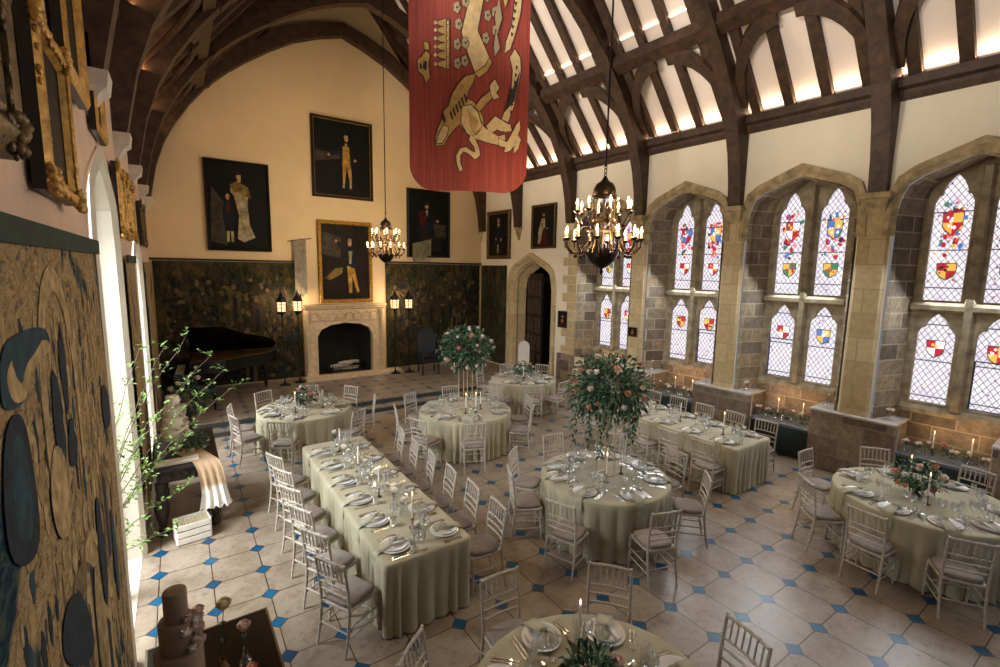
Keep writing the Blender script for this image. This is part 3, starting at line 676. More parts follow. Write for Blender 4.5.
ERMINE = [(4, [(.3, .08), (.72, .08), (.66, .4), (.4, .45)]), (3, [(.3, .42), (.42, .68), (.56, .68), (.58, .5), (.46, .4), (.38, .12), (.28, .12)]), (1, [(.56, .66), (.66, .56), (.68, .3), (.58, .3)]), (0, el(.5, .77, .045, .045)), (5, el(.5, .81, .055, .03)), (7, [(.44, .64), (.48, .64), (.5, .5), (.46, .5)]), (0, el(.66, .45, .03, .02))]
MAN2 = [(4, [(.2, .1), (.8, .1), (.7, .55), (.3, .55)]), (2, [(.36, .5), (.6, .5), (.56, .3), (.4, .3)]), (0, el(.5, .68, .11, .1)), (5, el(.5, .77, .12, .05))]
Ep = lambda u, z, d: (u, 14.99 - d, z)
Rp = lambda u, z, d: Wp(u, -.01 - d, z)
portrait('dark portrait of a lady in pale silk with a child at her side', Ep, .73, 2.28, 3.98, 6.36, LADY, fd=.09)
portrait('portrait of a standing gentleman in yellow breeches, highest on the end wall', Ep, 3.44, 5.25, 5.65, 7.95, GENT, fd=.09, fillet=M_GILT)
portrait('gold framed portrait of an officer in buff breeches above the fireplace', Ep, 3.53, 5.18, 2.5, 4.98, OFFICER, M_GILT, M_CANVB, .11, .1)
portrait('very dark robed portrait behind the small hanging lance, near the hall corner', Ep, 6.38, 7.97, 3.97, 6.2, ROBES, fd=.08)
portrait('dark gilt framed portrait of a man in black beside the corner', Rp, .42, 1.76, 3.96, 5.6, DARKM, M_GILTD, M_CANVB, .12, .08)
portrait('gilt framed portrait in ermine robes above the arched doorway', Rp, 2.87, 3.97, 4.26, 5.6, ERMINE, M_GILTD, M_CANVB, .07, .08)
portrait('small dark framed picture on plaster just beside the arched doorway', Rp, 4.17, 4.56, 1.9, 2.4, MAN2, M_FRDARK, M_CANVB, .03, .03)
portrait('tiny framed picture hung on the stone pier between window bays', lambda u, z, d: Wp(u, -.055 - d, z), 6.83, 7.1, 1.95, 2.2, MAN2, M_GILTD, M_CANV, .02, .03)
Lp = lambda u, z, d: (XL + .02 + d, u, z)
def ornate(label, u0, u1, z0, z1, fw, fd, m, seed, carved=True):
    t = portrait(label, Lp, u0, u1, z0, z1, [], m, M_CANVB, fw, fd, None, 'gilt_picture')
    for c in kids(t):
        if c.name.startswith('painted_sitter'): bpy.data.objects.remove(c)
    if carved:
        lo = Vector(t.location); r = random.Random(seed); o = MB()
        cn = [Vector(Lp(a_, b_, fd * .8)) - lo for a_, b_ in ((u0 + fw * .4, z0 + fw * .4), (u1 - fw * .4, z0 + fw * .4), (u1 - fw * .4, z1 - fw * .4), (u0 + fw * .4, z1 - fw * .4))]
        for q in range(4): o.tube([cn[q - 1], cn[q]], min(fw * .2, .03), 6)
        per = 2 * ((u1 - u0) + (z1 - z0)); n = int(per / .032)
        for i in range(n):
            q = per * i / n; w, h = u1 - u0, z1 - z0
            if q < w: u, z = u0 + q, z0 + fw * .4
            elif q < w + h: u, z = u1 - fw * .4, z0 + q - w
            elif q < 2 * w + h: u, z = u1 - (q - w - h), z1 - fw * .4
            else: u, z = u0 + fw * .4, z1 - (q - 2 * w - h)
            p = Vector(Lp(u, z, fd * .9)) - lo; p += Vector((0, r.uniform(-.3, .3) * fw, r.uniform(-.3, .3) * fw)); s = r.uniform(.012, .024)
            o.ell(p, (s * .6, s, s * r.uniform(.8, 1.6)), 6, 4)
        for u in (u0 + fw * .4, u1 - fw * .4):
            for z in (z0 + fw * .4, z1 - fw * .4):
                for k in range(16):
                    p = Vector(Lp(u + r.uniform(-.07, .07), z + r.uniform(-.07, .07), fd)) - lo; o.ell(p, r.uniform(.014, .03), 6, 4)
        o.build('carved_ornament', m, t, smooth=60)
ornate('dark carved gilt frame at the edge of the photo above the pale tapestry', 1.5, 2.62, 3.97, 5.6, .2, .09, M_GILTD, 1)
ornate('carved gold frame hanging steeply above the pale tapestry', 3.16, 3.98, 3.93, 4.78, .1, .075, M_GILT, 2)
ornate('plain banded gold frame high on the wall below the roof truss', 4.1, 4.95, 4.74, 6.2, .14, .075, M_GILT, 3, False)
ornate('small gold frame tucked under the first pale corbel', 5.5, 6.2, 4.72, 5.5, .1, .065, M_GILT, 4, False)
ornate('tall gold frame beyond the white arched window opening', 6.98, 7.75, 3.9, 4.72, .13, .065, M_GILT, 5)
ornate('second tall gold frame beyond the white arched opening', 8.3, 9.3, 3.93, 4.78, .13, .065, M_GILT, 6)
ornate('last gold frame on the tapestry wall beside the end wall', 11.3, 12.4, 3.94, 4.75, .14, .065, M_GILTD, 7)

# ------------------------------------------------------------------ fireplace
t = thing('stone_fireplace', 'carved stone fireplace surround with a dark arched opening on the end wall', 'fireplace', (4.23, 14.85, ZD))
lo = Vector(t.location); F = lambda u, v, d: (u - lo.x, 15 - d - lo.y, v - lo.z)
o = MB(); out = [(3.05, ZD), (3.05, 2.36), (5.43, 2.36), (5.43, ZD)]
o.plate([[(3.05, ZD), (3.36, ZD)] + fo[2:][::-1][0:0] + [(3.36, 1.5), (3.48, 1.72), (3.76, 1.86), (4.23, 1.92), (4.7, 1.86), (4.98, 1.72), (5.1, 1.5), (5.1, ZD), (5.43, ZD), (5.43, 2.36), (3.05, 2.36)]], F, 0, .26)
o.build('surround', M_FIRE, t, smooth=0)
o = MB(); o.loft([[F(u, z, e) for u, e in ((3.05 - x, 0), (3.05 - x, .26 + x), (5.43 + x, .26 + x), (5.43 + x, 0))] for z, x in ((2.3, .0), (2.34, .05), (2.38, .05), (2.4, .09), (2.46, .1), (2.46, .0))])
o.build('mantel_shelf', M_FIRE, t, smooth=0)
for k in range(8):
    u = 3.32 + k * .26
    o = MB(); o.loft([[F(u + a, v + b, e) for a, b in ((-.1, -.11), (.1, -.11), (.1, .08), (0, .14), (-.1, .08))] for a0, e in ((0, .255), )] + [[F(u + a * .72, v + b * .72, .30) for a, b in ((-.1, -.11), (.1, -.11), (.1, .08), (0, .14), (-.1, .08))]] if False else [[F(u + a, 2.1 + b, .25) for a, b in ((-.1, -.11), (.1, -.11), (.1, .08), (0, .14), (-.1, .08))], [F(u + a, 2.1 + b, .31) for a, b in ((-.1, -.11), (.1, -.11), (.1, .08), (0, .14), (-.1, .08))], [F(u + a * .7, 2.1 + b * .7, .29) for a, b in ((-.1, -.11), (.1, -.11), (.1, .08), (0, .14), (-.1, .08))]])
    o.build('carved_panel', M_FIRE, t, smooth=0)
for u in (3.12, 5.36):
    o = MB(); o.lathe([(.09, 0), (.09, .14), (.055, .18), (.055, 1.9), (.085, 1.96), (.085, 2.06)], 8, F(u, ZD, .27)); o.build('side_shaft', M_FIRE, t, smooth=30)
o = MB()
ins = [(3.36, ZD), (3.36, 1.5), (3.48, 1.72), (3.76, 1.86), (4.23, 1.92), (4.7, 1.86), (4.98, 1.72), (5.1, 1.5), (5.1, ZD)]
o.tube([F(u, v, .27) for u, v in ins], .035, 6); o.build('arch_moulding', M_FIRE, t, smooth=30)
o = MB(); o.prism([(2.95, 14.72), (2.95, 14.3), (5.9, 14.3), (5.9, 14.72)], lambda u, v, d: (u, v, ZD + d), 0, .09)
tag(o.build('hearth_slab', M_FIRE, smooth=0), 'long pale stone hearth slab in front of the fireplace', 'hearth')
t = thing('fire_basket', 'iron fire basket heaped with grey logs inside the dark fireplace', 'fire basket', (4.25, 15.0, .25))
o = MB()
for k in range(9): o.tube([(-.4 + k * .1, -.16, .1), (-.4 + k * .1, .16, .1)], .012, 6)
for y in (-.16, .16):
    o.tube([(-.42, y, 0), (-.42, y, .32)], .015, 6); o.tube([(.42, y, 0), (.42, y, .32)], .015, 6); o.tube([(-.42, y, .22), (.42, y, .22)], .012, 6); o.tube([(-.42, y, .1), (.42, y, .1)], .012, 6)
o.build('iron_grate', M_FRDARK, t)
for k in range(9):
    a = rnd.uniform(-.6, .6); x, y, z = rnd.uniform(-.25, .25), rnd.uniform(-.08, .08), .16 + .09 * (k % 3)
    MB().tube([(x - .22 * cos(a), y - .12 * sin(a), z), (x, y, z + .01), (x + .22 * cos(a), y + .12 * sin(a), z)], [.045, .055, .046], 7).build('log', mat('grey_log', '#b0a492', .9, var=.4, vs=12, bmp=.4), t)

# ------------------------------------------------------------------ lantern stands
M_IRON = mat('black_iron', '#141311', .45, .4)
M_LGLASS = emit('lantern_glow', '#ffcf9a', 1.2)
def make_lantern():
    t = thing('lantern_stand', '', 'lantern stand')
    MB().lathe([(.16, 0), (.16, .02), (.05, .05), (.03, .1), (.018, .14), (.016, 1.1), (.03, 1.14), (.016, 1.18), (.016, 1.95), (.05, 2.0), (.02, 2.04)], 10).build('pole', M_IRON, t)
    MB().lathe([(.1, 2.04), (.13, 2.07), (.13, 2.1)], 6).build('lantern_base', M_IRON, t, smooth=0)
    MB().lathe([(.12, 2.1), (.13, 2.36)], 8).build('lantern_glass', M_LGLASS, t, smooth=0)
    o = MB()
    for k in range(6):
        a = 2 * pi * k / 6; o.tube([(.125 * cos(a), .125 * sin(a), 2.1), (.135 * cos(a), .135 * sin(a), 2.38)], .011, 5)
    for zz in (2.2, 2.3): o.tube([(.13 * cos(q), .13 * sin(q), zz) for q in [2 * pi * i / 12 for i in range(13)]], .006, 4)
    o.build('lantern_bars', M_IRON, t)
    MB().lathe([(.15, 2.36), (.155, 2.4), (.11, 2.48), (.06, 2.52), (.06, 2.57), (.03, 2.6), (.012, 2.68)], 6).build('lantern_roof', M_IRON, t, smooth=0)
    return t
LANT = Kind(make_lantern)
for x, y, l in ((2.36, 14.3, 'lit iron lantern on a pole before the tapestry, on the piano side of the pair'), (2.8, 14.45, 'lit iron lantern on a pole just beside the fireplace, on the piano side'), (5.64, 14.25, 'lit iron lantern on a pole between fireplace and corner tapestry, beside the mantel'), (6.1, 14.2, 'lit iron lantern on a pole before the corner tapestry, farther from the mantel')):
    LANT((x, y, ZD), rnd.uniform(0, 1), l, 'lantern', 'lantern stands beside the fireplace')

# ------------------------------------------------------------------ hanging colours on poles
def pole_flag(label, a, b, w, drop, m):
    a, b = Vector(a), Vector(b)
    t = thing('pole_pennant', label, 'flag', a); d = b - a
    MB().tube([(0, 0, 0), tuple(d)], .015, 6).build('pole', M_IRON, t)
    o = MB(); n = 10; u = d.normalized()
    st = d * .5 - u * w / 2
    rings = []
    for k in range(6):
        q = k / 5
        rings.append([tuple(st + u * w * i / n + Vector((0, -.02 - .015 * sin(i * 1.7 + q) * q, -drop * q - (.06 * sin(i * 1.3) if k == 5 else 0)))) for i in range(n + 1)] + [tuple(st + u * w * i / n + Vector((0, -.026 - .015 * sin(i * 1.7 + q) * q, -drop * q - (.06 * sin(i * 1.3) if k == 5 else 0)))) for i in range(n, -1, -1)])
    o.loft(rings); o.build('cloth', m, t)
    return t
M_OLDFLAG = mat('faded_grey_flag', '#8a8374', .95, var=.3, vs=5, bmp=.2)
pole_flag('faded grey banner hanging from a short wall pole beside the gold framed portrait', (2.7, 14.96, 4.3), (3.3, 14.7, 4.4), .34, 1.6, M_OLDFLAG)
pole_flag('faded green pennant on a slanting pole across the dark robed portrait', (6.05, 14.96, 4.28), (7.4, 14.2, 4.66), .62, .55, mat('faded_green_flag', '#5d5a44', .95, var=.3, vs=5))

# ------------------------------------------------------------------ grand piano
M_PIANO = mat('piano_black', '#0a0b0c', .16)
t = thing('grand_piano', 'black grand piano with a raised lid before the end wall tapestry', 'piano', (.15, 14.08, ZD), radians(-3))
pl = [(0, -.75), (0, .72), (1.9, .72), (2.0, .6), (2.02, .4), (1.9, .12), (1.6, -.1), (1.25, -.28), (.95, -.55), (.75, -.73)]
MB().prism(pl, lambda u, v, d: (u, v, .72 + d), 0, .3).build('case', M_PIANO, t, smooth=30)
MB().prism([(x * .95 + .03, y * .94) for x, y in pl], lambda u, v, d: (u, v, 1.0 + d), 0, .03).build('soundboard', mat('gold_plate', '#6a5026', .4, .5), t, smooth=0)
lid = MB(); th = radians(32)
lid.prism([(x, y) for x, y in pl], lambda u, v, d: (u, .72 + (v - .72) * cos(th) - d * sin(th), 1.04 - (v - .72) * sin(th) + d * cos(th)), 0, .03); lid.build('lid', M_PIANO, t, smooth=30)
MB().tube([(1.0, -.4, 1.03), (.95, -.2, 1.6)], .012, 6).build('lid_prop', M_PIANO, t)
MB().cbox((-.15, 0, .68), (.36, 1.46, .12), .01).build('key_bed', M_PIANO, t, smooth=0)
k_ = MB()
for i in range(52): k_.box(-.3, -.13, -.6 + i * .0231, -.6 + i * .0231 + .021, .74, .755)
k_.build('white_key', mat('ivory', '#e8e2d4', .3), t, smooth=0)['kind'] = 'stuff'
MB().box(-.02, .0, -.4, .4, 1.03, 1.28).build('music_desk', M_PIANO, t, smooth=0)
for x, y in ((.08, -.62), (.08, .6), (1.72, .4)):
    MB().lathe([(.03, 0), (.03, .06), (.045, .1), (.06, .5), (.075, .66), (.09, .72)], 10, (x, y, 0)).build('leg', M_PIANO, t)
MB().tube([(.3, 0, .72), (.3, 0, .12)], .025, 8).build('pedal_lyre', M_PIANO, t)
t = thing('piano_bench', 'black padded piano bench at the keyboard of the grand piano', 'bench', (-.24, 13.98, ZD), radians(-3))
MB().cbox((0, 0, .44), (.34, .85, .1), .03).build('seat', M_PIANO, t, smooth=30)
for x in (-.13, .13):
    for y in (-.36, .36): MB().tube([(x, y, .4), (x, y, 0)], [.03, .02], 8).build('leg', M_PIANO, t)
t = thing('music_stool', 'dark teal upholstered stool at the front of the raised end near the piano', 'stool', (.36, 12.75, ZD), 0)
MB().cbox((0, 0, .46), (.5, .42, .12), .03).build('seat', mat('dark_teal_hide', '#1c3038', .4, var=.2), t, smooth=30)
for x in (-.2, .2):
    for y in (-.16, .16): MB().tube([(x, y, .41), (x, y, 0)], [.032, .022], 8).build('leg', M_PIANO, t)
t = thing('high_back_chair', 'tall dark upholstered chair in front of the corner tapestry beside the lanterns', 'chair', (6.55, 13.7, ZD), radians(170))
M_DK = mat('dark_hide', '#0c0f11', .45, var=.2)
MB().cbox((0, 0, .44), (.62, .6, .12), .03).build('seat', M_DK, t, smooth=30)
MB().loft([[(x, -.3 - q * .12, .4 + z) for x, z, q in ((-.3, 0, 0), (-.3, .85, 1), (-.22, .98, 1.1), (0, 1.04, 1.1), (.22, .98, 1.1), (.3, .85, 1), (.3, 0, 0))], [(x, -.2 - q * .12, .4 + z) for x, z, q in ((-.3, 0, 0), (-.3, .85, 1), (-.22, .98, 1.1), (0, 1.04, 1.1), (.22, .98, 1.1), (.3, .85, 1), (.3, 0, 0))]]).build('backrest', M_DK, t, smooth=30)
for x in (-.26, .26):
    MB().cbox((x, .0, .66), (.08, .5, .06), .02).build('armrest', M_DK, t, smooth=30)
    MB().tube([(x, .22, .64), (x, .24, .0)], .025, 8).build('leg', M_OAKD, t); MB().tube([(x, -.26, .42), (x, -.3, .0)], .025, 8).build('leg', M_OAKD, t)

# white board by the door
t = thing('arched_sign_board', 'white round-topped board standing in front of the arched doorway', 'board', (9.05, 11.95, ZD), radians(-35))
pts = [(-.18, 0), (-.18, .92)] + [(.18 * cos(a), .92 + .2 * sin(a)) for a in [pi - pi * i / 10 for i in range(11)]] + [(.18, .92), (.18, 0)]
MB().prism(pts, lambda u, v, d: (u, d, v), -.015, .015).build('board', mat('white_board', '#d8cfc2', .6), t, smooth=0)
for sx in (-.1, .1): MB().tube([(sx, .01, .5), (sx, .3, 0)], .012, 6).build('strut', M_OAKD, t)

# ------------------------------------------------------------------ red banner
M_RED = None
def red_mat():
    m, nt, b = nodes('red_banner_silk')
    mp = N(nt, 'ShaderNodeMapping'); mp.inputs['Scale'].default_value = (16, 1, .5); L(nt, pos(nt, True), mp.inputs[0])
    n = noise(nt, mp.outputs[0], 2.2, 5, .65)
    L(nt, ramp(nt, n, [(.3, '#6e2016'), (.5, '#832d1e'), (.7, '#913c2b')]), b.inputs['Base Color']); b.inputs['Roughness'].default_value = .75
    b.inputs['Sheen Weight'].default_value = .2; return m
BW, BH = 1.68, 4.6
bd = Vector((3.62, 6.35, 0)); brz = radians(-20)
t = thing('heraldic_banner', 'large faded red banner with a gold beast hanging from the roof', 'banner', (3.57, 6.12, 4.7), radians(-27))
def bsurf(u, v): return (-BW / 2 + u * BW, .035 * sin(u * 9 + v * 1.2) * (.5 + .5 * (1 - v)) , v * BH)
out = []
def bpoly(pts, off, mi, mb, mats=None):
    # subdivide the outline so that it follows the cloth
    P = []
    for i in range(len(pts)):
        a, b_ = pts[i], pts[(i + 1) % len(pts)]
        for k in range(3): P.append((a[0] + (b_[0] - a[0]) * k / 3, a[1] + (b_[1] - a[1]) * k / 3))
    vs = []
    for e in (off, off - .004):
        for u, v in P:
            x, y, z = bsurf(u, v); vs.append((x, y - e, z))
    n = len(P); mb.add(vs, [tuple(range(n)), tuple(range(n, 2 * n))[::-1]] + [(i, (i + 1) % n, n + (i + 1) % n, n + i) for i in range(n)], mi)
cl = MB(); nu, nv = 30, 34; G = {}
for j in range(nv + 1):
    v = .075 * (1 - cos(j / 12 * pi / 2)) if j <= 12 else .075 + .925 * (j - 12) / (nv - 12)
    zz = v
    ins = 0
    r_ = .16
    if v < .075: ins = .33 * (1 - sqrt(max(0, 1 - ((.075 - v) / .075) ** 2)))
    for i in range(nu + 1):
        u = ins * .62 + (1 - ins * 1.24) * i / nu
        for sd in (0, 1):
            x, y, z = bsurf(u, v); G[i, j, sd] = len(cl.v); cl.v.append((x, y + (.006 if sd else -.006), z))
for j in range(nv):
    for i in range(nu):
        cl.f.append([G[i, j, 0], G[i + 1, j, 0], G[i + 1, j + 1, 0], G[i, j + 1, 0]]); cl.m.append(0)
        cl.f.append([G[i, j, 1], G[i, j + 1, 1], G[i + 1, j + 1, 1], G[i + 1, j, 1]]); cl.m.append(0)
cl.build('cloth', red_mat(), t, smooth=60)
# painted arms: u across, w = metres above the lower hem / BH
GOLD, CREAM_, GREY, INK = range(4)
em = MB()
def grow(pts, d):
    """outline moved outward by d metres on the cloth"""
    Q = [(u * BW, w) for u, w in pts]; n = len(Q)
    ar_ = sum(Q[i][0] * Q[(i + 1) % n][1] - Q[(i + 1) % n][0] * Q[i][1] for i in range(n)); sg = 1 if ar_ > 0 else -1; R_ = []
    for i in range(n):
        a_, b_, c_ = Q[i - 1], Q[i], Q[(i + 1) % n]
        e1 = Vector((b_[0] - a_[0], b_[1] - a_[1])).normalized(); e2 = Vector((c_[0] - b_[0], c_[1] - b_[1])).normalized()
        nn = Vector(((e1 + e2).y, -(e1 + e2).x)) * sg
        nn = nn.normalized() if nn.length > 1e-4 else Vector((e1.y, -e1.x)) * sg
        R_.append(((b_[0] + nn.x * d) / BW, b_[1] + nn.y * d))
    return R_
def E(pts, off, mi, ink=.014):
    if ink: bpoly([(u, w / BH) for u, w in grow(pts, ink)], .012 + off - .0015, INK, em)
    bpoly([(u, w / BH) for u, w in pts], .012 + off, mi, em)
def Q(off, mi, *xy, ink=.014): E([((x - 75) / 300, (485 - y) * .00588) for x, y in xy], off, mi, ink)
def QE(off, mi, x, y, a, b, n=8, ink=.01, rot=0): Q(off, mi, *[(x + a * cos(2 * pi * i / n + rot), y + b * sin(2 * pi * i / n + rot)) for i in range(n)], ink=ink)
# zigzag band and cinquefoils
Q(0, CREAM_, (240, -70), (285, -70), (262, 20), (243, 118), (275, 178), (240, 215), (222, 175), (204, 125), (225, 40))
for k, (x, y) in enumerate(((192, 72), (213, 58), (196, 108), (193, 152), (213, 148), (194, 194), (212, 188), (265, 40), (268, 82), (287, 72), (264, 132), (289, 112), (195, 30), (216, 18))):
    for q in range(5): QE(.001 + .0008 * q, GREY, x + 5 * cos(q * 1.257), y + 7 * sin(q * 1.257), 4.5, 6.5, 6, .008)
    QE(.008, INK, x, y, 2, 3, 6, 0)
# crown lying on its side, with pearls
Q(0, GOLD, (174, 100), (174, 206), (166, 206), (166, 100)); 
for k, y in enumerate((106, 122, 140, 158, 176, 196)):
    Q(.002, GOLD, (166, y - 9), (166, y + 9), (150, y + 5), (142, y), (150, y - 5)); QE(.006, CREAM_, 140, y, 4, 4.5, 7, .006); QE(.007, CREAM_, 170, y, 2.5, 4, 6, .005)
Q(.001, GOLD, (118, 168), (126, 176), (122, 200), (126, 226), (116, 240), (110, 222), (98, 214), (96, 190), (106, 180)); Q(.006, INK, (112, 190), (119, 192), (118, 212), (108, 206), ink=0)
Q(.003, GOLD, (112, 148), (122, 150), (125, 164), (114, 166))
# beast: head, mane, body, legs, tail
Q(.001, GOLD, (140, 362), (146, 340), (157, 318), (160, 300), (172, 290), (182, 262), (196, 240), (214, 222), (240, 214), (232, 236), (222, 252), (216, 272), (232, 276), (248, 290), (258, 310), (262, 330), (240, 352), (214, 346), (200, 330), (186, 342), (174, 356), (160, 378), (142, 380))
Q(.006, CREAM_, (142, 374), (150, 350), (160, 334), (172, 338), (168, 356), (156, 374)); Q(.009, INK, (158, 300), (166, 322), (162, 330), (156, 316), ink=0)
for k in range(6): Q(.009, INK, (178 + 7 * k, 300 - 8 * k), (184 + 7 * k, 318 - 8 * k), (181 + 7 * k, 322 - 8 * k), (175 + 7 * k, 304 - 8 * k), ink=0)
Q(.004, CREAM_, (206, 290), (228, 286), (246, 302), (254, 326), (268, 338), (300, 352), (316, 346), (318, 358), (300, 372), (268, 368), (240, 362), (218, 350), (204, 326))
Q(.005, CREAM_, (268, 330), (290, 306), (304, 312), (330, 322), (334, 336), (318, 342), (296, 336), (276, 348))
Q(.007, CREAM_, (300, 356), (322, 364), (334, 344), (346, 322), (354, 312), (356, 330), (350, 346), (358, 356), (352, 378), (340, 390), (342, 370), (330, 384), (316, 388), (318, 376), (302, 374))
Q(.003, CREAM_, (228, 352), (240, 364), (250, 384), (252, 400), (240, 410), (224, 398), (210, 392), (202, 402), (202, 420), (208, 434), (202, 440), (194, 424), (192, 402), (202, 386), (216, 382), (232, 392), (240, 394), (238, 382), (224, 366))
Q(.004, GOLD, (238, 290), (254, 268), (274, 252), (280, 236), (290, 244), (284, 262), (266, 280), (250, 298)); Q(.006, CREAM_, (276, 236), (288, 222), (300, 240), (292, 252), (300, 262), (286, 268), (278, 254))
Q(.005, GOLD, (236, 214), (262, 196), (274, 176), (280, 184), (268, 206), (248, 222))
# ribbon scroll
Q(.001, CREAM_, (328, -60), (352, -60), (354, 20), (350, 70), (338, 116), (326, 150), (312, 160), (316, 134), (330, 96), (336, 40))
Q(.003, CREAM_, (338, 150), (352, 170), (354, 200), (346, 240), (338, 280), (322, 322), (306, 314), (322, 276), (332, 232), (334, 196), (326, 170))
for k in range(7): Q(.008, INK, (338 - k * 2, 10 + k * 17), (346 - k * 2, 14 + k * 17), (341 - k * 2, 22 + k * 17), ink=0)
for k in range(7): Q(.009, INK, (341 - k * 2, 186 + k * 17), (347 - k * 2, 190 + k * 17), (342 - k * 2, 198 + k * 17), ink=0)
Q(.004, GOLD, (312, 60), (326, 20), (322, -30), (314, 10), (306, 40)); Q(.005, GREY, (296, 40), (304, 84), (292, 120), (300, 150), (288, 170), (284, 150), (290, 110), (286, 80))
Q(.002, GOLD, (186, 0), (232, -50), (250, -10), (222, 28), (196, 26)); Q(.003, GOLD, (150, -20), (170, -10), (168, 20), (152, 26))
em.build('painted_arms', [mat('banner_gold', '#a8864c', .6, var=.25, vs=10), mat('banner_cream', '#bfa678', .6, var=.2, vs=12), mat('banner_grey', '#9a8a6c', .6), mat('banner_ink', '#2e2018', .7)], t, smooth=0)
MB().tube([(-BW / 2 - .1, 0, BH + .02), (BW / 2 + .1, 0, BH + .02)], .03, 8).build('top_pole', M_OAKD, t)
MB().tube([(-.9, 0, BH), (-.9, 0, BH + 2.0)], .008, 5).build('hanging_cord', M_IRON, t); MB().tube([(.9, 0, BH), (.9, 0, BH + 2.0)], .008, 5).build('hanging_cord', M_IRON, t)

# ------------------------------------------------------------------ chandeliers
M_BRONZE = mat('dark_bronze', '#2a2016', .35, .8, var=.3, vs=20)
M_BRASS = mat('aged_brass', '#5a452a', .45, .7, var=.25, vs=20)
M_FLAME = emit('bulb_glow', '#ffc880', 14)
M_WAXC = emit('candle_tube_glow', '#e8c898', .35)
def make_chandelier():
    t = thing('chandelier', '', 'chandelier')       # origin: underside of the bowl
    MB().lathe([(.01, .0), (.025, .03), (.015, .07), (.08, .1), (.15, .16), (.2, .25), (.21, .3), (.18, .32)], 20).build('bowl', M_BRONZE, t)
    MB().lathe([(.016, .3), (.016, 1.1)], 8).build('centre_stem', M_BRONZE, t)
    MB().lathe([(.2, .5), (.2, .53), (.16, .55)], 16).build('lower_ring', M_BRASS, t)
    MB().lathe([(.16, .62), (.17, .64), (.15, .67)], 12).build('gallery_ring', M_BRASS, t)
    o = MB()
    for k in range(8):
        a = 2 * pi * k / 8; x, y = .13 * cos(a), .13 * sin(a); o.lathe([(.02, .3), (.012, .34), (.012, .6), (.018, .63), (.011, .67), (.011, .9), (.022, .93), (.012, 1.0)], 6, (x, y, 0))
    o.build('cage_columns', M_BRASS, t)
    MB().lathe([(.165, .9), (.175, .93), (.14, .96), (.14, .99), (.13, 1.05), (.1, 1.1), (.05, 1.13), (.03, 1.16), (.015, 1.19)], 16).build('dome', M_BRONZE, t)
    o = MB()
    for z in (1.2, 1.25, 1.3): o.tube([(.02 * cos(a), .0 if z != 1.25 else .02 * cos(a), z + .03 * sin(a)) if z != 1.25 else (0, .02 * cos(a), z + .03 * sin(a)) for a in [2 * pi * i / 8 for i in range(9)]], .006, 5)
    o.tube([(0, 0, 1.3), (0, 0, 7.6)], .012, 6); o.build('hanging_rod', M_BRONZE, t)
    def arm(a, r, z, n):
        ca, sa = cos(a), sin(a)
        P = [(r0 * ca, r0 * sa, z + dz) for r0, dz in ((.18, .02), (r * .62, -.1), (r * .85, -.1), (r, -.02), (r, .06))]
        Q = []
        for i in range(len(P) - 1):
            for k in range(3):
                Q.append(tuple(P[i][j] + (P[i + 1][j] - P[i][j]) * k / 3 for j in range(3)))
        Q.append(P[-1])
        am = MB().tube(Q, .012, 6); am.lathe([(.01, .04), (.04, .06), (.045, .075), (.02, .08)], 8, (r * ca, r * sa, z)); am.ell((r * .74 * ca, r * .74 * sa, z - .14), .022, 6, 4)
        am = am.build('arm', M_BRONZE, t)
        MB().lathe([(.014, .08), (.014, .135)], 8, (r * ca, r * sa, z)).build('candle_tube', M_WAXC, am)
        MB().lathe([(.005, .135), (.014, .152), (.016, .165), (.009, .195), (.002, .22)], 8, (r * ca, r * sa, z)).build('bulb', M_FLAME, am)
    for k in range(12): arm(2 * pi * k / 12 + .1, .46, .36, k)
    for k in range(8): arm(2 * pi * k / 8 + .2, .33, .7, k)
    o = MB()
    for k in range(16):
        a = 2 * pi * k / 16
        for q in range(4): 
            s = q / 4; o.tube([(cos(a) * (.2 + .24 * s), sin(a) * (.2 + .24 * s), .52 - .16 * sin(pi * s) - .2 * s), (cos(a) * (.26 + .24 * s), sin(a) * (.26 + .24 * s), .52 - .16 * sin(pi * (s + .25)) - .2 * (s + .25))], .006, 4)
    o.build('scrolled_rods', M_BRASS, t)
    return t
CH = Kind(make_chandelier)
CHP = [(4.4, 4.25, 3.55), (4.4, 11.65, 3.64)]
CH(CHP[0], 0, 'big bronze chandelier with lit candle bulbs hanging before the arched windows', 'chandelier', 'bronze chandeliers')
CH(CHP[1], .3, 'far small-looking bronze chandelier hanging before the end wall and gold portrait', 'chandelier', 'bronze chandeliers')
